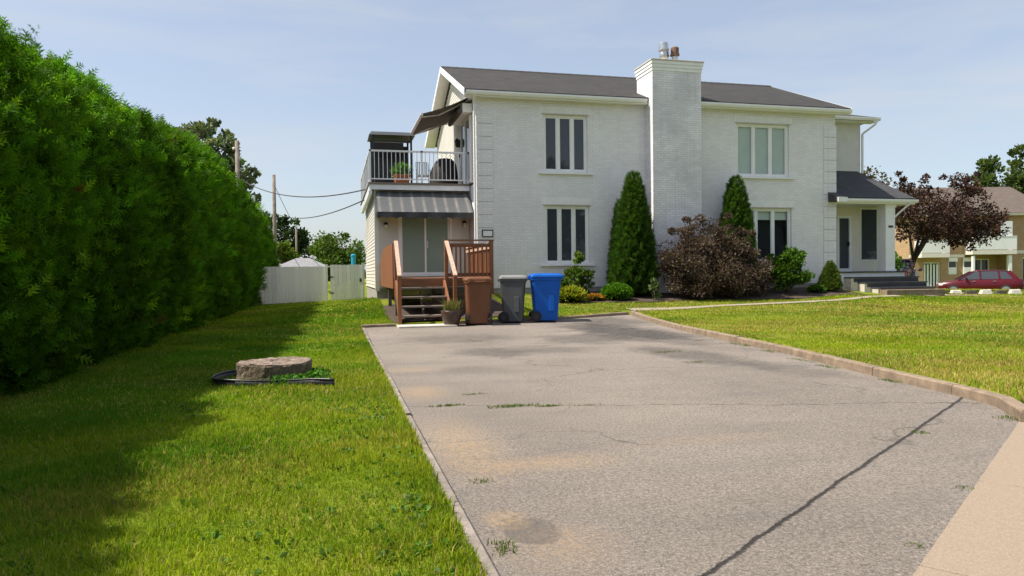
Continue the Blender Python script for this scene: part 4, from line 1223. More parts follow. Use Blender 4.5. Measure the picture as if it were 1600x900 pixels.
# ------------------------------------------------------------------ cedar hedge along the left
def build_hedge():
    rng = np.random.default_rng(21)
    Y0, Y1 = 0.3, 38.5
    root = thing('cedar_hedge', 'tall clipped green cedar hedge running along the lawn to the white fence', 'hedge', (-4.3, 19, 0))
    prof = np.array([(-3.26, .05), (-3.08, .6), (-2.98, 1.5), (-3.00, 2.3), (-3.12, 2.9), (-3.34, 3.40), (-3.66, 3.78), (-4.1, 3.96), (-4.8, 3.7), (-5.4, 2.5), (-5.45, .05)])
    d = np.r_[0, np.cumsum(np.linalg.norm(np.diff(prof, axis=0), axis=1))]; L = d[-1]
    def surf(y, s):
        t = s * L
        x = np.interp(t, d, prof[:, 0]); z = np.interp(t, d, prof[:, 1])
        x2 = np.interp(t + .05, d, prof[:, 0]); z2 = np.interp(t + .05, d, prof[:, 1]); x1 = np.interp(t - .05, d, prof[:, 0]); z1 = np.interp(t - .05, d, prof[:, 1])
        tx, tz = x2 - x1, z2 - z1; ln = np.hypot(tx, tz) + 1e-9
        nx, nz = tz / ln, -tx / ln
        # one plant about every 0.7 m, each with its own bulge and height
        ph = y / .72; pid = np.floor(ph); fr = ph - pid
        rnd = np.modf(np.abs(np.sin(pid * 12.9898) * 43758.5453))[0]
        bul = .16 * np.cos((fr - .5) * 2.4) * (.5 + rnd) - .10
        disp = bul + .20 * wavy(y * 1.0, t * .6, 5, 1.9, 6) + .11 * wavy(y, t, 6, 5.5, 5)
        zs = 1 + .07 * (rnd - .5) * sstep(2.2, 3.4, z) + .045 * wavy(y, 0 * y, 8, .35, 4) * sstep(1.5, 3.4, z) + (np.interp(y, [0, 3, 5, 7.3, 8.6, 12, 16, 20, 25, 30, 39], [1.05, 1.04, .90, .90, .99, 1.03, 1.11, 1.19, 1.17, 1.10, 1.08]) - 1) * sstep(.3, 2.6, z)
        endr = np.minimum(1, np.maximum(0, np.minimum(y - Y0, Y1 - y)) / 1.2) ** .5
        xc = -4.3
        P = np.stack([xc + (x - xc) * (.55 + .45 * endr) + nx * disp, y, z * zs * (.75 + .25 * endr) + nz * disp * .7], -1)
        return P, np.stack([nx, 0 * nx, nz], -1), disp
    # density falls with distance
    Pn, Dn, Cn, Sn = [], [], [], []
    for (ya, yb, n, size) in ((.3, 6.0, 9000, .17), (6.0, 9.5, 26000, .105), (9.5, 14, 24000, .125), (14, 21, 20000, .16), (21, 38.5, 24000, .21)):
        per = 8; nc = n // per
        yc = rng.uniform(ya, yb, nc)
        sc = np.where(rng.random(nc) < .93, rng.random(nc) * .63, .63 + rng.random(nc) * .37)
        Pc, Nc, dc = surf(yc, sc)
        out = rng.random(nc) ** 1.3 * .26 - .17
        kp = (dc > -.12) | (rng.random(nc) < .25)
        big = wavy(yc, sc * L, 14, .9, 5); pl = np.modf(np.abs(np.sin(np.floor(yc / .72) * 78.233) * 43758.5453))[0]
        cc = np.array([.064, .160, .006])[None] * np.exp(rng.normal(0, .28, (nc, 1))) * np.clip(1 + .5 * big + .45 * (pl - .5), .35, 1.9)[:, None]
        yl = rng.random(nc) < (.10 + .40 * sstep(.42, .60, sc)); cc[yl] = cc[yl] * np.array([2.0, 1.45, 1.4])  # sprays brightened and yellowed along the top, painting its sunlit rim
        br = rng.random(nc) < .004; cc[br] = np.array([.16, .07, .02])
        Pc = (Pc + Nc * out[:, None])[kp]; Nc = Nc[kp]; cc = cc[kp]; nc = len(Pc)
        dcl = Nc * rng.uniform(.3, .8, (nc, 1)) + rng.normal(size=(nc, 3)) * .28; dcl[:, 2] += rng.uniform(.25, .8, nc)
        rep_ = np.repeat(np.arange(nc), per); m_ = nc * per
        P = Pc[rep_] + rng.normal(size=(m_, 3)) * size * .42
        Dv = dcl[rep_] + rng.normal(size=(m_, 3)) * .22
        Pn.append(P); Dn.append(Dv); Cn.append(np.clip(cc[rep_] * (1 + rng.normal(0, .12, (m_, 1))), .004, .5)); Sn.append(size * 1.15 * rng.uniform(.6, 1.4, m_))
    # loose leaders sticking out of the top near the street
    m = 330
    y = np.r_[rng.uniform(8.3, 14, 220), rng.uniform(14, 38, 110)]
    for k_ in range(m):
        p, _, _ = surf(np.array([y[k_]]), np.array([rng.uniform(.47, .60)]))
        p = p[0]; hh = rng.uniform(.12, .62) * (1.0 if y[k_] < 12.5 else .55)
        nn = int(8 + hh * 40)
        tt = rng.random(nn)
        Pn.append(p + np.stack([rng.normal(0, .03, nn), rng.normal(0, .03, nn), tt * hh - .05], -1))
        dv = rng.normal(size=(nn, 3)); dv[:, 2] = np.abs(dv[:, 2]) * .6 + .5; Dn.append(dv)
        Cn.append(np.clip(np.array([.05, .10, .018])[None] * (1 + rng.normal(0, .2, (nn, 1))), .004, .5)); Sn.append((.11 if y[k_] < 14 else .15) * (1.1 - .6 * tt))
    P = np.concatenate(Pn); D = np.concatenate(Dn); Cc = np.concatenate(Cn); S = np.concatenate(Sn)
    scatter('foliage', SPRAY_V, SPRAY_F, P, frames(D, rng), S, Cc, M['cedar'], root)
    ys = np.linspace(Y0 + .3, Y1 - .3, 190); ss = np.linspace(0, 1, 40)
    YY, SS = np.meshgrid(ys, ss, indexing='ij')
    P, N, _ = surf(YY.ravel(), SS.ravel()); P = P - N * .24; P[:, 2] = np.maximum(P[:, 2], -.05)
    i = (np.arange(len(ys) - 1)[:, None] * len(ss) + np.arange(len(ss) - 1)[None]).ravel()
    mesh_np('dark_core', P, np.stack([i, i + 1, i + len(ss) + 1, i + len(ss)], -1), M['core'], root)  # added solid core that blocks light and paints the gaps dark
    for k_ in range(14):
        yy = 7.0 + k_ * .72 + rng.uniform(-.1, .1)
        MB().tube([(-3.95, yy, -.1), (-3.9, yy + .05, 1.2)], [.06, .04], 7).build('trunk', M['bark'], root)
build_hedge()

# ------------------------------------------------------------------ lawn grass
BED = [(5.75, 18.75)] + [tuple(p) for p in bA[::6]] + [(16.25, 20.8), (5.75, 20.8)]
RGT = np.array(RIGHT)
def lawn_ok(x, y):
    ok = ~in_poly(DRIVE, x, y) & (walk_side(x, y) < -0.02)
    rx = np.interp(y, RGT[:, 1], RGT[:, 0])
    ok &= ~((x > rx - .02) & (x < rx + .135) & (y < 17.0) & (y > 4.3))
    ok &= ~((x > .55) & (x < .64) & (y < 16.05))
    ok &= ~((x > .6) & (x < 7.3) & (y > 15.8) & (y < np.interp(x, [.62, 2.6, 5.1, 7.29], [16.02, 16.1, 16.43, 17.1])))
    ok &= ~in_poly(BED, x, y)
    d = np.full(x.shape, 9.0)
    for a, hw in ((pp, .13), (pp2, .13)):
        for q in a[::1]:
            d = np.minimum(d, np.hypot(x - q[0], y - q[1]) / hw)
    ok &= d > 1.0
    ok &= ~((x > 1.27) & (x < 4.3) & (y > 16.4) & (y < 29))
    ok &= ~((x > 1.3) & (x < 2.62) & (y > 15.4) & (y < 17))
    ok &= ~((x > 4.0) & (y > 20.7)) | ((x > 19.4))
    ok &= ~((x > 16.2) & (x < 19.6) & (y > 19.25) & (y < 29))
    ok &= ~(x < -3.5)
    st_ = np.hypot((x + .68) / .42, (y - 8.42) / .42)
    ok &= st_ > .98
    return ok

def lawn(name, regs, seed, straw=.12, bias=.30):
    rng = np.random.default_rng(seed)
    X, Y, H, Wd = [], [], [], []
    for (xa, xb, ya, yb, dens, h, wd) in regs:
        n = int((xb - xa) * (yb - ya) * dens)
        x = rng.uniform(xa, xb, n); y = rng.uniform(ya, yb, n)
        # only the wedge the street side can see
        ang = np.degrees(np.arctan2(x, y)) - 13.9
        k = (np.abs(ang) < 44) & lawn_ok(x, y)
        x, y = x[k], y[k]
        cl = .75 + .35 * wavy(x, y, 31, 2.2, 5) + .25 * wavy(x, y, 32, 7, 4)
        X.append(x); Y.append(y); H.append(h * rng.uniform(.4, 1.4, len(x)) * np.clip(cl, .3, 1.7)); Wd.append(np.full(len(x), wd) * rng.uniform(.7, 1.3, len(x)))
    x = np.concatenate(X); y = np.concatenate(Y); h = np.concatenate(H); wd = np.concatenate(Wd); n = len(x)
    z = lawn_z(x, y) - .004
    a = wavy(x, y, 41, .8, 5) + .5 * wavy(x, y, 42, 3.5, 5)
    t = np.clip(bias + .15 * sstep(-3, .6, x) + .75 * a + rng.normal(0, .22, n), 0, 1)[:, None]  # greener towards the hedge: the hue of its shade mixed into the blades
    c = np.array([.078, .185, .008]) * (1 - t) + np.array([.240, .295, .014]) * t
    s = rng.random(n) < straw * (1 + 1.6 * np.clip(wavy(x, y, 43, 1.4, 5), -.6, 1)) * (.45 + .55 * sstep(-2.6, .4, x))  # straw thinned hedgewards for the same shaded hue
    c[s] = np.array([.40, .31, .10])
    pt = np.clip(wavy(x, y, 45, 2.6, 6) * 1.3, -1, 1)
    c = c * (1 + .18 * pt)[:, None]
    dry = rng.random(n) < np.clip(wavy(x, y, 46, 1.1, 5) - .25, 0, 1) * 1.3
    c[dry] = c[dry] * .35 + np.array([.30, .22, .06]) * .65
    c = c * 1.16 * (1 + rng.normal(0, .16, (n, 1)))
    o = blades(name, x, y, z, h, wd, np.clip(c, .01, .6), M['blade'], rng, bend=.8, seg=2)
    return o
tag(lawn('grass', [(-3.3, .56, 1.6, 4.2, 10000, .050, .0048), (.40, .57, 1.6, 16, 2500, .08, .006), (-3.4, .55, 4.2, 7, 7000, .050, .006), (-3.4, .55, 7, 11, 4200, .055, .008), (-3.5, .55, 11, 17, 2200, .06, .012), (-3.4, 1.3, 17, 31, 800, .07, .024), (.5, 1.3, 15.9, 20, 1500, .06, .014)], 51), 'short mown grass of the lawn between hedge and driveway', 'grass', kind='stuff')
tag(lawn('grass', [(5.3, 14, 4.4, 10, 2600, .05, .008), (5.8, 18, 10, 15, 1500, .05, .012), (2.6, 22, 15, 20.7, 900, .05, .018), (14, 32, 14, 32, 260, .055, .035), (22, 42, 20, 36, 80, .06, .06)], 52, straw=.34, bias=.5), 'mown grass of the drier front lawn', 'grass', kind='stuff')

# broad-leaved weeds (plantain, clover) in the near lawn
def weeds():
    rng = np.random.default_rng(61)
    P, D, S, C = [], [], [], []
    for k_ in range(190):
        x = rng.uniform(-1.4, .5) if rng.random() < .8 else rng.uniform(-3, .4); y = rng.uniform(2.2, 7.5)
        if rng.random() < .55: x = .48 - abs(rng.normal(0, .3))
        if not lawn_ok(np.array([x]), np.array([y]))[0]: continue
        n = rng.integers(5, 14); a = rng.uniform(0, 6.28, n)
        z = float(lawn_z(x, y))
        P.append(np.stack([x + .02 * np.cos(a), y + .02 * np.sin(a), np.full(n, z + .012)], -1)); D.append(np.stack([np.cos(a), np.sin(a), rng.uniform(.3, 1.0, n)], -1))
        S.append(rng.uniform(.018, .042, n)); C.append(jitcol(n, (.085, .18, .02), rng, .2, (.16, .22, .06), .3))
    o = scatter('weeds', LEAF_V, LEAF_F, np.concatenate(P), frames(np.concatenate(D), rng), np.concatenate(S), np.concatenate(C), M['leaf'])
    tag(o, 'broad-leaved weeds growing in the lawn by the driveway edge', 'weeds', kind='stuff')
weeds()

# ------------------------------------------------------------------ tufts growing in the asphalt
def tuft(x, y, rx, ry, n, seed, h, label):
    rng = np.random.default_rng(seed)
    px = x + np.clip(rng.normal(0, 1, n), -1.8, 1.8) * rx; py = y + rng.uniform(-1.6, 1.6, n) * ry; h = h * .62; n_ = np.hypot((px - x) / rx, (py - y) / ry)
    t = thing('grass_tuft', label, 'weed', (x, y, float(gz(x, y))), 0, 'weeds in the driveway')
    c = jitcol(n, (.085, .15, .018), rng, .25, (.2, .2, .06), .2)
    blades('blades', px, py, gz(px, py) - .004, h * rng.uniform(.5, 1.3, n), np.full(n, .006), c, M['blade'], rng, t, bend=1.0)
for i, (x, y, rx, ry, n, h, lb) in enumerate((
        (.98, 6.45, .09, .02, 160, .04, 'flat green tuft in the driveway crack beside the left kerb'),
        (1.55, 6.24, .13, .03, 300, .045, 'longest green tuft in the crack across the driveway'),
        (1.86, 6.16, .07, .02, 140, .04, 'tuft at the end of the crack row across the driveway'),
        (1.34, 6.98, .07, .02, 90, .035, 'small tuft standing off the crack across the driveway'),
        (2.20, 6.10, .07, .015, 60, .03, 'thin yellowish tuft farthest from the kerb along the crack'),
        (.80, 4.02, .04, .03, 60, .045, 'small tuft against the left kerb above the round settled patch'),
        (.69, 3.02, .03, .05, 80, .05, 'tuft in the left kerb joint below the round settled patch'),
        (4.75, 9.75, .12, .06, 240, .05, 'tuft in the dark stained asphalt'),
        (4.62, 8.55, .10, .05, 130, .04, 'yellowish tuft between the dark stain and the right kerb'),
        (3.95, 9.9, .04, .03, 40, .03, 'tiny tuft at the edge of the dark stain'),
        (6.18, 9.3, .05, .12, 160, .05, 'tuft growing along the foot of the right kerb'),
        (6.32, 10.3, .04, .16, 160, .06, 'upright tuft against the right kerb joint'),
        (5.86, 7.6, .04, .12, 160, .05, 'tuft at the foot of the right kerb where the seam begins'),
        (5.72, 6.4, .03, .09, 150, .06, 'tall tuft at the foot of the right kerb near the seam'),
        (5.98, 8.3, .05, .12, 130, .045, 'low tuft at the foot of the right kerb'),
        (4.13, 4.34, .03, .03, 60, .04, 'tuft growing in the dark seam'),
        (5.16, 4.52, .05, .06, 120, .06, 'tuft where the right kerb meets the sidewalk'),
        (3.3, 3.16, .03, .025, 60, .035, 'tuft on the joint of driveway and sidewalk'),
        (2.42, 2.56, .025, .02, 50, .03, 'small tuft on the sidewalk joint towards the left kerb'))):
    tuft(x, y, rx, ry, n, 300 + i, h, lb)

# ------------------------------------------------------------------ tree stump and lawn edging
def stump():
    rng = np.random.default_rng(5)
    c = (-.68, 8.42); z = float(lawn_z(*c)) - .02
    t = thing('tree_stump', 'low weathered tree stump in the lawn', 'stump', (c[0], c[1], z))
    n = 48; rings = []
    prof = [(.415, -.02), (.405, .04), (.395, .10), (.398, .16), (.40, .215), (.39, .235)]
    for r_, h in prof:
        ring = []
        for j in range(n):
            a = 2 * math.pi * j / n
            rr = r_ * (1 + .035 * math.sin(3 * a + 1) + .025 * math.sin(7 * a) + .02 * math.sin(13 * a + h * 20) + rng.normal(0, .006))
            ring.append((c[0] + rr * math.cos(a), c[1] + rr * math.sin(a), z + h + .008 * math.sin(2 * a)))
        rings.append(ring)
    m, nn, l, b = nt('stump_bark')
    oc = objco(nn)
    f1 = noise(nn, l, oc, 16, 6, .75); f2 = noise(nn, l, oc, 55, 4, .7)
    cc = ramp(nn, l, f1, [(.3, (.07, .05, .035)), (.55, (.20, .15, .10)), (.72, (.34, .28, .20))])
    cc = mix(nn, l, .7, cc, ramp(nn, l, f2, [(.3, .15), (.7, .85)]), 'OVERLAY')
    l.new(cc, b.inputs['Base Color']); b.inputs['Roughness'].default_value = .95
    bump(nn, l, b, math_(nn, l, 'ADD', f1, f2), 1.0, .03)
    q = MB().loft(rings, True, False); q.build('bark', m, t)
    # sawn top: concentric uneven rings
    q = MB(); rr_ = []
    for k_, fr in enumerate(np.linspace(1, .02, 12)):
        rr_.append([(c[0] + (p[0] - c[0]) * fr, c[1] + (p[1] - c[1]) * fr, p[2] + .012 * math.sin(fr * 9) * (1 - fr) + rng.normal(0, .005)) for p in rings[-1]])
    q.loft(rr_, False, True)
    m2, nn, l, b = nt('stump_top')
    oc = objco(nn); f1 = noise(nn, l, oc, 9, 6, .7); f2 = noise(nn, l, oc, 40, 4, .7)
    cc = ramp(nn, l, f1, [(.3, (.10, .075, .06)), (.55, (.24, .18, .14)), (.7, (.50, .42, .35))])
    cc = mix(nn, l, .6, cc, ramp(nn, l, f2, [(.3, .2), (.7, .8)]), 'OVERLAY')
    l.new(cc, b.inputs['Base Color']); b.inputs['Roughness'].default_value = .95; bump(nn, l, b, f2, .8, .02)
    q.build('sawn_top', m2, t)
    # grass round its foot
    a = rng.uniform(0, 6.28, 900); rr = .41 + np.abs(rng.normal(0, .07, 900)); x = c[0] + rr * np.cos(a); y = c[1] + rr * np.sin(a)
    tl = thing('grass_fringe', 'tall unmown grass round the foot of the stump', 'grass', (c[0], c[1], z))
    blades('blades', x, y, lawn_z(x, y) - .004, rng.uniform(.05, .16, 900) * (1 - .5 * (np.abs(np.sin(a / 2)) > .9)), np.full(900, .007), jitcol(900, (.07, .15, .015), rng, .25, (.15, .19, .03), .25), M['blade'], rng, tl, bend=.7)
    n = 420; a = rng.uniform(-1.5, .3, n); rr = .43 + np.abs(rng.normal(0, .10, n)); x = c[0] + rr * np.cos(a); y = c[1] + rr * np.sin(a)
    D = np.stack([rng.normal(size=n), rng.normal(size=n), np.abs(rng.normal(size=n)) + .3], -1)
    scatter('clover', LEAF_V, LEAF_F, np.stack([x, y, lawn_z(x, y) + rng.uniform(.01, .10, n)], -1), frames(D, rng), rng.uniform(.03, .055, n), jitcol(n, (.07, .19, .02), rng, .2), M['leaf'], tl)['kind'] = 'stuff'
    # black edging, half pulled out of the ground
    pts = [(-.86, 8.93), (-1.08, 8.90), (-1.27, 8.74), (-1.34, 8.48), (-1.27, 8.20), (-1.08, 8.03), (-.85, 7.96), (-.55, 7.93), (-.25, 7.87), (-.02, 7.76)]
    P = polyline(pts, 44)
    for _ in range(3): P[1:-1] = (P[:-2] + P[1:-1] * 2 + P[2:]) / 4
    dz = [.012 + .007 * math.sin(i * .35) for i in range(44)]
    q = MB(); T = np.gradient(P, axis=0); T /= np.linalg.norm(T, axis=1, keepdims=True); N = np.stack([-T[:, 1], T[:, 0]], -1)
    rings = []
    for i in range(44):
        p, nn_ = P[i], N[i]; zz = float(lawn_z(*p)) + dz[i]
        rings.append([(*(p - nn_ * .005 + nn_ * .02), zz - .06), (*(p + nn_ * .025), zz - .06), (*(p + nn_ * .006), zz + .055), (*(p - nn_ * .006), zz + .055)])
    q.loft(rings)
    q.tube([(P[i][0], P[i][1], float(lawn_z(*P[i])) + dz[i] + .055) for i in range(44)], .012, 8)
    o = q.build('lawn_edging', M['plastic_black'], None, smooth=True)
    tag(o, 'black plastic lawn edging curled loosely round the tree stump', 'edging')
stump()

# ------------------------------------------------------------------ white board fence and gate at the back
FY = 30.0
def fence_run(name, label, x0, x1, cat, z0f, top, gate=False):
    t = thing(name, label, cat, ((x0 + x1) / 2, FY, z0f((x0 + x1) / 2)))
    wv = .142; n = int((x1 - x0) / wv)
    for i in range(n):
        xa = x0 + (x1 - x0) * i / n + .004; xb = x0 + (x1 - x0) * (i + 1) / n - .004
        dz = random.uniform(-.006, .006); dy = random.uniform(-.004, .004)
        MB().box(xa, xb, FY + dy, FY + .022 + dy, z0f(xa) + .05, top(xa) + dz).build('board', M['fence'], t)
    for fz in (.35, 1.2):
        MB().box(x0, x1, FY + .03, FY + .07, z0f((x0 + x1) / 2) + fz, z0f((x0 + x1) / 2) + fz + .09).build('rail', M['fence'], t)
    if not gate:
        xs = [x0 - .03, x1 + .05]
    else:
        xs = [x1 + .05]
    for xp in xs:
        q = MB(); q.box(xp - .045, xp + .045, FY - .03, FY + .09, z0f(xp) - .1, top(xp) + .05); q.box(xp - .055, xp + .055, FY - .04, FY + .10, top(xp) + .051, top(xp) + .08)
        q.build('post', M['fence'], t)
    if gate:
        for fz in (.45, 1.1): MB().box(x0 - .06, x0 + .12, FY - .018, FY - .006, fz, fz + .05).build('hinge', M['black_metal'], t)
        MB().box(x1 - .10, x1 - .02, FY - .035, FY - .006, .92, 1.06).build('latch', M['black_metal'], t)
zf = lambda x: float(lawn_z(x, FY)) - .02
fence_run('board_fence', 'pale grey-white board fence running from the hedge to the gate', -3.9, -.36, 'fence', zf, lambda x: 1.56)
fence_run('fence_gate', 'narrow white board gate beside the house wing', -.16, 1.10, 'gate', zf, lambda x: 1.62, True)

# ------------------------------------------------------------------ things on the balcony (floor at 3.96)
BZ = 3.96
t = thing('grill_shelter', 'black metal shelter with dark roof on the balcony corner', 'shelter', (1.85, 23.6, BZ))
for (x, y) in ((1.24, 23.05), (2.44, 23.05), (1.24, 24.15), (2.44, 24.15)): MB().box(x - .03, x + .03, y - .03, y + .03, BZ, 5.62).build('post', M['black_metal'], t)
for y in (23.03, 24.13): MB().box(1.21, 2.47, y, y + .04, 5.40, 5.46).build('beam', M['black_metal'], t)
q = MB(); q.hexa([(1.12, 22.93, 5.60), (2.56, 22.93, 5.60), (2.56, 24.27, 5.60), (1.12, 24.27, 5.60), (1.20, 23.05, 5.72), (2.40, 23.05, 5.72), (2.40, 24.15, 5.72), (1.20, 24.15, 5.72)]); q.build('roof', M['bin_grey'], t)
MB().box(1.27, 2.41, 24.10, 24.125, 4.0, 5.40).build('back_panel', M['black_metal'], t)
MB().box(1.27, 2.20, 23.06, 23.08, 5.05, 5.38).build('roller_screen', M['grille'], t)
q = MB(); q.box(1.30, 2.38, 23.20, 24.05, BZ + .02, 4.9); q.build('cabinet', M['grille'], t, bevel=.01)
for i in range(3):
    MB().box(1.33 + i * .35, 1.66 + i * .35, 23.185, 23.198, BZ + .12, 4.72).build('cabinet_door', M['black_metal'], t, bevel=.004)
t = thing('covered_barbecue', 'domed barbecue under a black cover on the balcony', 'barbecue', (3.45, 23.0, BZ))
q = MB(); rings = []
for k in range(10):
    u = k / 9; z = BZ + .02 + .92 * u; s = math.sqrt(max(0.0, 1 - max(0, (u - .22) / .80) ** 2.2))
    rings.append([(3.45 + .07 * u + (.46 * (.25 + .75 * s) + .012 * math.sin(j * 2.1 + k)) * math.cos(2 * math.pi * j / 22), 23.0 + (.36 * (.3 + .7 * s) + .012 * math.cos(j * 3.3)) * math.sin(2 * math.pi * j / 22), z) for j in range(22)])
q.loft(rings); q.build('cover', M['grille'], t, smooth=True)
q = MB().box(3.0, 3.9, 22.6, 22.63, BZ + .01, BZ + .10); q.build('base', M['black_metal'], t)
rng = np.random.default_rng(77)
t = thing('flower_box', 'square terracotta planter with green plant behind the balcony railing', 'planter', (2.05, 22.1, BZ))
q = MB().loft([[(2.05 + sx * .20, 22.1 + sy * .14, BZ + .0) for sx, sy in ((-1, -1), (1, -1), (1, 1), (-1, 1))], [(2.05 + sx * .235, 22.1 + sy * .17, BZ + .22) for sx, sy in ((-1, -1), (1, -1), (1, 1), (-1, 1))]])
q.box(1.80, 2.30, 21.915, 22.285, BZ + .22, BZ + .27); q.build('box', M['terracotta'], t, bevel=.006)
P, D, _, _ = ell_leaves([(2.03, 22.1, BZ + .42, .22, .15, .18)], 420, .08, rng, 24, .3)
scatter('plant', LEAF_V, LEAF_F, P, frames(D, rng), rng.uniform(.05, .10, 420), jitcol(420, (.09, .22, .02), rng), M['leaf'], t)
t = thing('patio_chair', 'light metal patio chair on the balcony between planter and barbecue', 'chair', (2.86, 23.4, BZ))
q = MB()
for (x, y) in ((2.66, 23.2), (3.06, 23.2)): q.tube([(x, y, BZ), (x, y, BZ + .62)], .014, 6); q.tube([(x, y, BZ + .62), (x, y + .42, BZ + .64)], .014, 6)
for x in (2.66, 3.06): q.tube([(x, 23.62, BZ), (x, 23.62, BZ + .45), (x, 23.72, BZ + .92)], .014, 6)
q.tube([(2.66, 23.72, BZ + .92), (3.06, 23.72, BZ + .92)], .014, 6)
q.build('frame', M['rail'], t)
MB().box(2.68, 3.04, 23.2, 23.62, BZ + .42, BZ + .45).build('seat', M['rail'], t)
for i in range(6): MB().box(2.69 + i * .06, 2.72 + i * .06, 23.66, 23.675, BZ + .48, BZ + .90).build('back_slat', M['rail'], t)

# ------------------------------------------------------------------ pot at the foot of the stairs
pxx, pyy = 2.50, 15.72
t = thing('planted_pot', 'dark glazed pot of straggly grasses at the foot of the stairs', 'pot', (pxx, pyy, float(gz(pxx, pyy))))
zz = float(gz(pxx, pyy)) + .004
q = MB().lathe([(.15, 0), (.165, .02), (.225, .22), (.235, .33), (.225, .345), (.205, .34), (.20, .29), (.0, .29)], (pxx, pyy, zz), 24, True); q.build('pot', M['pot_dark'], t, smooth=True)
MB().lathe([(.20, .27), (.20, .297)], (pxx, pyy, zz), 20).build('earth', M['soil'], t)
n = 420; a = rng.uniform(0, 6.28, n); r_ = .18 * np.sqrt(rng.random(n))
blades('grasses', pxx + r_ * np.cos(a), pyy + r_ * np.sin(a), np.full(n, zz + .28), rng.uniform(.12, .42, n), np.full(n, .009), jitcol(n, (.12, .15, .04), rng, .25, (.28, .22, .10), .35), M['blade'], rng, t, bend=1.1)

# ------------------------------------------------------------------ shrubs along the front wall
gl = lambda x, y: float(lawn_z(x, y)) + .02
cone_cedar('tall conical cedar between the ground floor window and the chimney', (8.68, 19.88, gl(8.68, 19.88)), 3.58, .65, 9500, 401, size=.13, bulge=.50)
cone_cedar('short cedar growing against the back of the tall conical cedar', (8.42, 20.25, gl(8.42, 20.25)), 2.75, .38, 4500, 402, size=.12, bulge=.5)
cone_cedar('conical cedar rising behind the purple-leaved bush', (12.22, 20.12, gl(12.2, 20.1)), 3.55, .66, 7500, 403, size=.13, bulge=.52, col=(.05, .11, .012))
cone_cedar('small dwarf cone conifer beside the porch steps', (15.50, 19.95, gl(15.5, 19.95)), .92, .38, 3600, 404, name='dwarf_conifer', size=.065, bulge=.6, col=(.085, .13, .016), group=None, alt=(.12, .16, .02))
# clipped ball
def ball(label, base, rx, ry, h, n, seed, col, name='clipped_shrub', size=.06):
    rng = np.random.default_rng(seed)
    t = thing(name, label, 'shrub', base)
    d = rng.normal(size=(n, 3)); d /= np.linalg.norm(d, axis=1, keepdims=True); d[:, 2] = np.abs(d[:, 2]) * 1.0
    k = (1 - .25 * rng.random(n) ** 2)[:, None]
    P = np.array(base) + d * k * np.array([rx, ry, h * .62]) + np.array([0, 0, h * .36]); P[:, 2] -= (rng.random(n) < .45) * rng.random(n) * h * .32
    scatter('foliage', LEAF_V, LEAF_F, P, frames(d + rng.normal(size=(n, 3)) * .5 + np.array([0, 0, .4]), rng), size * rng.uniform(.6, 1.3, n), jitcol(n, col, rng, .22), M['leaf'], t)
    q = MB().lathe([(rx * .5, .03), (rx * .8, h * .2), (rx * .82, h * .5), (rx * .6, h * .78), (rx * .1, h * .9)], base, 16); q.build('dark_core', M['core'], t)
ball('low rounded bright green shrub in front of the tall cedar', (7.83, 19.18, gl(7.83, 19.18)), .45, .40, .46, 4200, 411, (.085, .20, .014))
ball('yellow-green hosta clump beside the blue bin', (6.38, 18.98, gl(6.38, 18.98)), .38, .30, .34, 620, 412, (.28, .30, .03), 'hosta', .15)
ball('low patch of orange and yellow flowers between hosta and rounded shrub', (7.15, 19.15, gl(7.15, 19.15)), .30, .22, .17, 700, 413, (.42, .20, .02), 'flower_patch', .05)
ball('tiny green plant left of the dwarf conifer', (14.85, 19.75, gl(14.85, 19.75)), .28, .2, .22, 700, 414, (.10, .19, .02), 'low_plant', .07)
tree('leafy_shrub', 'loose leafy green shrub under the ground floor window', (6.80, 19.75, gl(6.8, 19.75)), [(0, 0, .42, .48, .40, .38), (.25, .05, .35, .32, .3, .3), (-.2, 0, .55, .28, .28, .25), (.10, 0, 1.15, .07, .07, .45, .01)], 3000, .085, (.075, .135, .018), 421, .03, (.15, .19, .03), .2, None, 40, cat='shrub', limbs=8, fork=.1, trunk=False, part='foliage')
tree('leafy_shrub', 'bushy green shrub between the purple bush and the dwarf conifer', (13.75, 19.72, gl(13.75, 19.7)), [(0, 0, .60, .62, .5, .52), (-.15, 0, 1.05, .45, .4, .35), (.35, .1, .8, .4, .35, .5), (.62, .1, 1.1, .08, .08, .35, .012), (.1, -.2, .4, .65, .4, .3)], 5200, .10, (.06, .13, .016), 422, .035, (.10, .18, .02), .3, None, 60, cat='shrub', limbs=9, fork=.1, trunk=False, part='foliage')
tree('small_plant', 'small spiky pale green plant in front of the purple bush', (8.85, 18.92, gl(8.85, 18.9)), [(0, 0, .22, .22, .2, .18), (0, 0, .4, .05, .05, .18, .05)], 420, .10, (.12, .17, .07), 423, .012, None, 0, None, 14, cat='plant', limbs=5, trunk=False, up=.8, part='foliage')
tree('purple_bush', 'wide purple-leaved bush spreading in front of the chimney', (10.85, 19.25, gl(10.85, 19.25)),
     [(-.75, 0, 1.15, .85, .6, .80), (.55, .05, 1.15, .85, .6, .75), (0, .1, 1.55, .75, .55, .75), (1.25, -.05, .85, .70, .5, .60), (-1.15, .0, .85, .55, .5, .60), (.1, -.35, .7, 1.3, .45, .5), (-.6, -.3, .45, .8, .4, .4, .35), (.8, -.3, .4, .8, .4, .38, .35), (1.5, 0, .5, .4, .4, .4, .15), (-.55, .15, 2.15, .45, .3, .40), (.35, .1, 2.2, .4, .3, .42), (1.0, .05, 1.75, .5, .35, .4), (-1.05, 0, 1.9, .35, .3, .4)],
     34000, .066, (.080, .054, .044), 431, .05, (.17, .125, .10), .40, None, 260, 'bark_dk', .19, 'shrub', .4, 14, .08, .40, False, 'foliage')

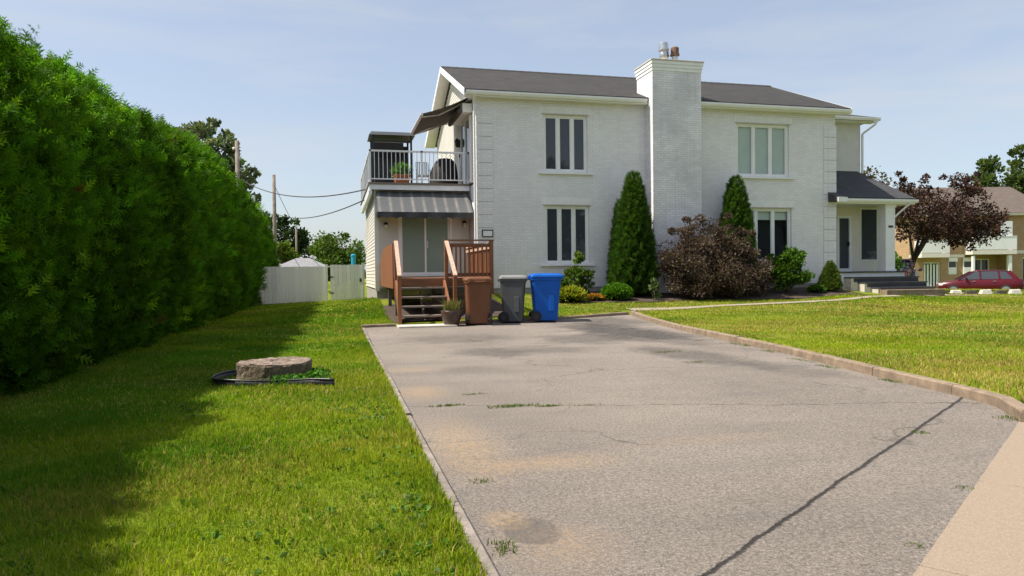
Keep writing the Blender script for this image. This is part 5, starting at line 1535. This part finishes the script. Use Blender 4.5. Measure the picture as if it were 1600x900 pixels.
# ------------------------------------------------------------------ trees and poles beyond the hedge
tree('poplar_tree', 'large pale green tree rising behind the hedge and the pole', (-10.2, 62.3, 0), [(0, 0, 9.3, 3.4, 3, 3.2), (-1.6, 0, 11.2, 2.0, 2, 2.2), (1.0, 0, 11.8, 1.9, 2, 2.0), (2.6, 0, 8.6, 1.9, 2, 2.2), (-2.6, 0, 8.0, 2.0, 2, 2.4), (0, 0, 5.0, 3, 2.5, 2.5), (3.4, 0, 6.3, 1.3, 1.3, 1.2)], 15000, .36, (.125, .165, .085), 501, .35, (.22, .24, .16), .35, None, 150, spread=.13)  # leaf colours paled to put distance haze into the crown
tree('willow_tree', 'broad round willow tree beyond the fence gate', (.25, 72.2, 0), [(0, 0, 3.1, 2.5, 2.3, 2.2), (-1.2, 0, 2.6, 1.5, 1.5, 2.0), (1.2, 0, 2.5, 1.6, 1.5, 1.9), (0, 0, 4.4, 1.6, 1.5, 1.2)], 11000, .26, (.095, .16, .03), 502, .25, (.10, .15, .03), .3, None, 110, up=-.3)
tree('dark_tree', 'dark green tree beside the far utility pole', (-5.0, 84, 0), [(0, 0, 5.4, 2.0, 2, 2.2), (.8, 0, 4.2, 1.6, 1.6, 2.0), (-.8, 0, 7.0, 1.2, 1.2, 1.3)], 4200, .34, (.035, .065, .022), 503, .2, None, 0, None, 60)
tree('yellow_green_shrub', 'yellow-green leafy shrub behind the fence at the hedge end', (-4.3, 58, 0), [(0, 0, 2.0, 1.3, 1.2, 1.8), (.5, 0, 2.8, .8, .8, .9)], 3200, .24, (.12, .17, .025), 504, .1, None, 0, None, 50, cat='shrub')
tree('copper_tree', 'dark copper-leaved tree showing a few leaves above the hedge top at the street', (-7.1, 13.2, 0), [(0, 0, 5.6, 1.5, 1.5, 1.3), (.2, .2, 4.4, 1.3, 1.4, 1.2)], 3200, .12, (.06, .025, .022), 505, .12, None, 0, None, 60, 'bark_dk')
def pole(label, x, y, h, r, grp='utility poles in the back lane', extras=False):
    t = thing('utility_pole', label, 'pole', (x, y, 0), 0, grp)
    MB().tube([(x, y, -.2), (x, y, h * .5), (x, y, h)], [r * 1.15, r, r * .85], 10).build('shaft', M['pole'], t, smooth=True)
    if extras:
        MB().lathe([(.11, 0), (.14, .05), (.14, .42), (.07, .48)], (x + .36, y, 5.4), 12).build('transformer', M['rail'], t)
        MB().lathe([(.08, 0), (.10, .04), (.10, .34), (.05, .38)], (x + .80, y, 5.36), 12).build('junction_box', M['rail'], t)
        q = MB(); q.box(x - .1, x + 1.0, y - .04, y + .04, 5.25, 5.35); q.box(x - .3, x + .35, y - .04, y + .04, 6.55, 6.62); q.build('bracket', M['pole'], t)
        MB().lathe([(.05, 0), (.07, .03), (.07, .12), (.03, .15)], (x - .18, y, h - .5), 8).build('insulator', M['white'], t)
pole('tall utility pole with transformers in front of the large tree', -5.15, 42.6, 8.75, .135, extras=True)
pole('plain dark utility pole above the end of the hedge', -4.0, 52.7, 8.25, .135)
pole('small far utility pole beside the dark tree', -3.8, 78.3, 6.3, .12)
pole('shortest far utility pole beside the willow', -3.1, 93.6, 5.4, .11)
def cable(label, a, b, sag, r=.02):
    a, b = Vector(a), Vector(b)
    pts = [a + (b - a) * (i / 24) - Vector((0, 0, sag * 4 * (i / 24) * (1 - i / 24))) for i in range(25)]
    o = MB().tube(pts, r, 5).build('overhead_cable', M['wire'], None)
    tag(o, label, 'cable', 'overhead cables')
cable('upper overhead cable from the tall pole to the house wing', (-5.0, 42.6, 6.6), (1.04, 24.5, 4.05), .55, .022)
cable('lower overhead cable from the plain pole to the house wing', (-4.0, 52.6, 5.6), (1.04, 25.5, 3.80), .5, .022)
cable('overhead cable dropping from the tall pole to the far poles', (-5.0, 42.7, 6.4), (-3.8, 78.3, 5.9), .8, .02)
cable('overhead cable between the plain pole and the shortest far pole', (-4.0, 52.8, 7.6), (-3.1, 93.5, 5.3), .6, .02)
t = thing('garden_shed', 'small shed with grey hipped roof showing above the fence', 'shed', (-2.0, 48.0, 0))
MB().box(-3.4, -.5, 46.8, 49.4, -.05, 1.75).build('wall', M['siding'], t)
q = MB(); q.hexa([(-3.65, 46.5, 1.72), (-.25, 46.5, 1.72), (-.25, 49.7, 1.72), (-3.65, 49.7, 1.72), (-2.35, 47.9, 2.32), (-1.55, 47.9, 2.32), (-1.55, 48.3, 2.32), (-2.35, 48.3, 2.32)]); q.build('roof', M['shed_roof'], t)
t = thing('turquoise_post', 'bright turquoise post standing beyond the gate', 'post', (1.30, 51.2, 0))
MB().lathe([(.16, -.05), (.15, 2.45), (.17, 2.5), (.17, 2.6), (.08, 2.66)], (1.30, 51.2, 0), 12).build('shaft', M['turquoise'], t)

# ------------------------------------------------------------------ to the right: purple tree, shrubs, poplars
tree('purple_tree', 'spreading purple-leaved tree beyond the porch', (24.6, 26.9, .05),
     [(1.4, -.2, 3.6, 1.7, 1.5, 1.2), (-.2, .0, 3.3, 1.2, 1.2, 1.0), (3.1, -.5, 3.3, 1.4, 1.3, 1.05), (2.7, -.4, 4.5, 1.0, .9, .9), (.7, 0, 4.5, .9, .9, .75), (-.9, .2, 3.9, .7, .7, .6), (3.9, -.6, 3.0, .8, .8, .9), (1.8, -.3, 2.7, 1.6, 1.2, .5), (3.3, -.4, 2.5, .9, .8, .55), (-1.0, .2, 4.5, .6, .6, .5), (2.0, -.3, 5.2, .55, .5, .45), (-.2, 0, 5.0, .4, .4, .4), (3.0, -.4, 5.3, .5, .5, .5), (1.0, -.2, 5.0, .45, .45, .45)],
     17000, .105, (.055, .028, .027), 511, .13, (.115, .07, .052), .3, None, 230, 'bark_dk', .14, limbs=5, fork=.38, shell=.3)
tree('sparse_tree', 'thin green-brown tree looking over the porch roof', (26.3, 31.5, 0), [(-.3, 0, 6.1, .8, .8, .9), (.7, 0, 5.6, .8, .8, .7), (-.6, 0, 5.0, .9, .8, .8), (.2, 0, 4.2, 1.2, 1, .9)], 1700, .15, (.085, .085, .025), 512, .08, (.10, .05, .03), .35, None, 45, 'bark_dk', .22)
tree('green_shrub', 'green shrub behind the porch column', (22.6, 25.4, .1), [(0, 0, .95, .40, .4, .85), (.1, 0, 1.5, .28, .28, .4)], 1600, .11, (.07, .16, .02), 513, .04, None, 0, None, 30, cat='shrub', trunk=False, part='foliage')
for i, (x, y, h, w_) in enumerate(((66.6, 61.3, 13.6, 1.3), (69.9, 60.2, 14.0, 1.9))):
    tree('tall_poplar', ('slimmer' if i == 0 else 'fuller') + ' poplar standing behind the apartment roof', (x, y, -.3), [(0, 0, h * .80, w_ * .8, w_ * .8, h * .16), (0, 0, h * .62, w_, w_, h * .2), (0, 0, h * .42, w_ * 1.05, w_ * 1.05, h * .2), (.1, 0, h * .93, w_ * .45, w_ * .45, h * .08)], 6500, .36, (.085, .13, .035), 520 + i, .2, (.11, .15, .05), .3, 'poplars behind the apartments', 80, up=.6)
# painted stones edging the far lawn
M['far_bed'] = M['soil']
rs = np.random.default_rng(9)
for i in range(9):
    t_ = i / 8
    wx = 22.0 + (26.6 - 22.0) * t_; wy = 24.3 + (23.15 - 24.3) * t_
    wh = i % 2 == 0
    z = float(lawn_z(wx, wy)); w2 = .25 if wh else .26; h = .20 if wh else .17
    ux, uy = .97, -.24
    def R2(a, b, c): return (wx + ux * a - uy * b, wy + uy * a + ux * b, z + c)
    q = MB().hexa([R2(-w2, -.12, -.04), R2(w2, -.12, -.04), R2(w2, .12, -.04), R2(-w2, .12, -.04), R2(-w2 * .72 + rs.normal() * .02, -.08, h), R2(w2 * .72, -.08, h + rs.normal() * .012), R2(w2 * .72, .08, h), R2(-w2 * .72, .08, h)])
    o = q.build('edging_stone', M['white_stone' if wh else 'dark_stone'], None, bevel=.03)
    tag(o, 'whitewashed edging stone on the far lawn edge' if wh else 'dark edging stone between whitewashed ones on the far lawn', 'stone', 'whitewashed edging stones' if wh else 'dark edging stones')

# ------------------------------------------------------------------ cars
def car(name, label, loc, rz, paint, wagon=True, s=1.0):
    t = thing(name, label, 'car', loc, rz)
    # body: stations along x (front = +x); each row (x, zlow, zbelt, halfwidth)
    st = [(2.28, .42, .60, .62), (2.20, .30, .74, .76), (1.95, .24, .82, .84), (1.45, .22, .90, .89), (.95, .22, .96, .91), (0, .22, .98, .92), (-1.0, .22, 1.0, .92), (-1.8, .24, 1.02, .90), (-2.12, .28, 1.02, .86), (-2.26, .36, .98, .80), (-2.30, .45, .82, .74)]
    q = MB(); rings = []
    for (x, zl, zbt, hw) in st:
        zm = zl + (zbt - zl) * .55
        rings.append([(x, -hw * .90, zl), (x, -hw * .99, zl + .10), (x, -hw, zm), (x, -hw * .95, zbt - .04), (x, -hw * .86, zbt), (x, 0, zbt + .035), (x, hw * .86, zbt), (x, hw * .95, zbt - .04), (x, hw, zm), (x, hw * .99, zl + .10), (x, hw * .90, zl)])
    q.loft(rings); q.build('body', M[paint], t, local=True, smooth=True)
    # greenhouse (glass) and roof
    xb = -2.05 if wagon else -1.6
    base = [(1.15, .97), (.3, .99), (-1.0, 1.01), (xb, 1.02)]; topp = [(.35, 1.46), (0, 1.52), (-1.0, 1.53), (xb + .45, 1.47)]
    q = MB(); rings = [[(bx_, -.80, bz_), (tx, -.60, tz_), (tx, .60, tz_), (bx_, .80, bz_)] for (bx_, bz_), (tx, tz_) in zip(base, topp)]
    q.loft(rings); q.build('window', M['glass'], t, local=True)
    q = MB(); rings = []
    for (tx, tz_) in ((.42, 1.45), (.05, 1.53), (-.5, 1.55), (-1.05, 1.545), (xb + .40, 1.475)):
        rings.append([(tx, -.62, tz_ - .03), (tx, -.55, tz_ + .02), (tx, 0, tz_ + .04), (tx, .55, tz_ + .02), (tx, .62, tz_ - .03)])
    q.loft(rings); q.build('roof', M[paint], t, local=True, smooth=True)
    for sy in (-1, 1):
        for (xa, za, xc, zc, w_) in ((1.17, .97, .37, 1.48, .07), (-.05, .98, -.02, 1.53, .08), (-1.05, 1.0, -1.0, 1.54, .09), (xb + .12, 1.0, xb + .52, 1.48, .26)):
            MB().bar((xa, sy * .815, za), (xc, sy * .618, zc), .03, w_, up=(1, 0, 0)).build('pillar', M[paint], t, local=True)
        q = MB().loft([rring(.11, .16, .03, .98, .72, sy * .98), rring(.13, .20, .04, 1.05, .72, sy * .99), rring(.11, .17, .03, 1.12, .74, sy * .99)]); q.build('mirror', M[paint], t, local=True)
        q = MB(); q.hexa([(-2.02, sy * .84, .80), (-2.29, sy * .70, .80), (-2.30, sy * .42, .80), (-2.1, sy * .42, .80), (-2.0, sy * .84, .98), (-2.262, sy * .70, .98), (-2.275, sy * .42, .98), (-2.1, sy * .42, .98)]); q.build('tail_lamp', M['lamp_red'], t, local=True)
        MB().box(1.98, 2.22, min(sy * .80, sy * .48), max(sy * .80, sy * .48), .62, .76).build('headlight', M['white'], t, local=True)
        for x in (.35, -.75): MB().box(x - .12, x + .06, min(sy * .905, sy * .935), max(sy * .905, sy * .935), .86, .89).build('door_handle', M['steel'], t, local=True)
        for x in (1.42, -1.36):
            q = MB(); R_ = .33
            q.loft([[(x + rr * math.cos(2 * math.pi * j / 22), sy * yy, .33 + rr * math.sin(2 * math.pi * j / 22)) for j in range(22)] for yy, rr in ((.70, .30), (.72, R_), (.90, R_), (.925, .30))])
            wv = q.build('wheel', M['rubber'], t, local=True)
            q = MB().loft([[(x + rr * math.cos(2 * math.pi * j / 18), sy * yy, .33 + rr * math.sin(2 * math.pi * j / 18)) for j in range(18)] for yy, rr in ((.86, .215), (.93, .22), (.935, .19))]); q.build('rim', M['bin_greylid'], wv, local=True)
    MB().box(-2.335, -2.29, -.26, .26, .60, .72).build('number_plate', M['white'], t, local=True)
    MB().box(-2.36, -2.16, -.80, .80, .36, .50).build('bumper', M['black_metal'], t, local=True, bevel=.04)
    return t
car('parked_car', 'dark red estate car parked in front of the apartments', (39.9, 37.3, -.502), rad(180 - 13.9 - 26), 'car_red')
car('parked_car', 'dark burgundy car half hidden behind the porch steps', (26.2, 29.0, .10), rad(-13.9 + 60), 'car_dk', False)

# ------------------------------------------------------------------ tan brick apartments across the lot
ap = thing('apartment_building', 'two-storey tan brick apartment building with white balconies', 'building', (41.6, 46.35, -.42), rad(-13.9))
ax = lambda px: (px - 1395) * .0491            # metres along the facade
za = lambda py: 1.2 + (419 - py) * .0491 + .40  # height above its own ground
def abox(name, mat, x0, x1, y0, y1, z0, z1, parent=None, **k):
    return MB().box(x0, x1, y0, y1, z0, z1).build(name, M[mat], parent or ap, local=True, **k)
LEN = ax(1640); AX0 = ax(1420)
q = MB()
wall_x(q, AX0, ax(1506), 0, za(336), 0, [(ax(1442), ax(1469), .05, za(409)), (ax(1481), ax(1495), za(428), za(402)), (ax(1504) - .0, ax(1504) + .1, 1.2, 1.3)], .25)
wall_x(q, ax(1574), LEN, 0, za(336), 0, [(ax(1597), ax(1618), .05, za(403))], .2)
wall_x(q, ax(1506), ax(1574), 0, za(336), 1.2, [(ax(1536), ax(1562), .05, za(404)), (ax(1536), ax(1566), za(385), za(346))], .2)
q.quad((ax(1506), 0, 0), (ax(1506), 1.2, 0), (ax(1506), 1.2, za(336)), (ax(1506), 0, za(336))); q.quad((ax(1574), 1.2, 0), (ax(1574), 0, 0), (ax(1574), 0, za(336)), (ax(1574), 1.2, za(336)))
q.quad((AX0, 9, 0), (AX0, 0, 0), (AX0, 0, za(336)), (AX0, 9, za(336)))
q.build('brick_wall', M['tan_brick'], ap, local=True)
for (a, b, c, d, yy) in ((AX0, ax(1506), za(401.5), za(397), 0), (ax(1574), LEN, za(396.5), za(391.5), 0)):
    abox('stone_band', 'trim', a, b, yy - .05, yy + .02, c, d)
def awin(x0, x1, z0, z1, y, n=2, name='window'):
    q = MB(); f_ = .07
    q.box(x0, x0 + f_, y, y + .08, z0, z1); q.box(x1 - f_, x1, y, y + .08, z0, z1); q.box(x0 + f_, x1 - f_, y, y + .08, z0, z0 + f_); q.box(x0 + f_, x1 - f_, y, y + .08, z1 - f_, z1)
    pw = (x1 - x0 - 2 * f_) / n
    for i in range(1, n): q.box(x0 + f_ + i * pw - .035, x0 + f_ + i * pw + .035, y, y + .08, z0 + f_, z1 - f_)
    w_ = q.build(name, M['white'], ap, local=True)
    for i in range(n): MB().box(x0 + f_ + i * pw + .035, x0 + f_ + (i + 1) * pw - .035, y + .04, y + .05, z0 + f_, z1 - f_).build('pane', M['glass'], w_, local=True)
    return w_
w_ = awin(ax(1442), ax(1469), .05, za(409), .12, 2, 'patio_door')
for k in range(5): MB().box(ax(1444) + k * .24, ax(1444) + k * .24 + .13, .10, .115, .15, za(412)).build('curtain', M['blind'], w_, local=True)
for px in (1481, 1504):
    x0 = ax(px); x1 = ax(px + 14.5)
    w_ = awin(x0, x1, za(428), za(402), -.03 if px != 1481 else .05, 1)
    MB().box(x0 + .02, x1 - .02, -.06, -.035, za(408), za(402)).build('shutter_box', M['white'], w_, local=True)
    MB().box(x0 + .05, x1 - .05, -.05 if px != 1481 else .03, -.035 if px != 1481 else .045, za(427), za(417)).build('lower_panel', M['white'], w_, local=True)
awin(ax(1536), ax(1562), .05, za(404), 1.25, 2, 'patio_door')
awin(ax(1536), ax(1566), za(385), za(346), 1.25, 2, 'patio_door')
awin(ax(1597), ax(1618), .05, za(403), .08, 2, 'patio_door')
# balconies
def abalc(x0, x1, z, h, y0=-1.0, y1=1.19):
    b = abox('balcony', 'trim', x0, x1, y0, y1, z - .32, z)
    MB().box(x0, x1, y0 - .0, y0 + .04, z + .03, z + h).build('parapet', M['white'], b, local=True)
    MB().box(x0 + .01, x0 + .05, y0 + .045, -.01, z + .03, z + h).build('parapet', M['white'], b, local=True)
    MB().box(x1 - .05, x1 - .01, y0 + .045, -.01, z + .03, z + h).build('parapet', M['white'], b, local=True)
    MB().box(x0 - .02, x1 + .02, y0 - .02, y0 + .06, z + h, z + h + .05).build('handrail', M['rail'], b, local=True)
abalc(ax(1506), ax(1574), za(391), 1.0)
abalc(ax(1428), ax(1471), za(395), .95, -1.0, -.02)
abox('porch_column', 'white', ax(1563), ax(1568), -.9, -.65, 0, za(399.5))
abox('porch_column', 'white', ax(1508), ax(1511), -.9, -.7, 0, za(399.5))
abox('glazed_screen', 'rail', ax(1551), ax(1568), -.94, -.88, za(391) + 1.06, za(347))
q = MB(); q.box(AX0 - .5, LEN, -.55, 1.4, za(337), za(333.5)); q.build('eaves', M['trim'], ap, local=True)
q = MB(); q.hexa([(AX0 - .5, -.6, za(333.4)), (LEN, -.6, za(333.4)), (LEN, 9.6, za(333.4)), (AX0 - .5, 9.6, za(333.4)), (AX0 + 1.5, 4.4, za(333.4) + 2.5), (LEN, 4.4, za(333.4) + 2.5), (LEN, 4.7, za(333.4) + 2.5), (AX0 + 1.5, 4.7, za(333.4) + 2.5)]); q.build('roof', M['roof_tan'], ap, local=True)
for i, (px, zz) in enumerate(((1448, za(352)), (1488, za(352)))):
    awin(ax(px), ax(px + 20), zz - 1.2, zz, -.03, 2)
abox('doormat_box', 'black_metal', ax(1460), ax(1468), -.6, -.2, 0, .35)

# ------------------------------------------------------------------ trees over the road, mirrored in the window glass
for i, (x, y, h) in enumerate(((7.5, -23, 9), (19, -21, 11), (31, -24, 10), (43, -25, 11.5), (57, -24, 11))):
    tree('street_tree', 'leafy street tree across the road, mirrored in the house windows', (x, y, 0), [(0, 0, h * .62, h * .34, h * .34, h * .36), (h * .15, 0, h * .45, h * .28, h * .28, h * .25), (-h * .15, 0, h * .5, h * .28, h * .28, h * .28)], 2600, .75, (.05, .085, .02), 600 + i, .2, None, 0, 'street trees across the road', 60)
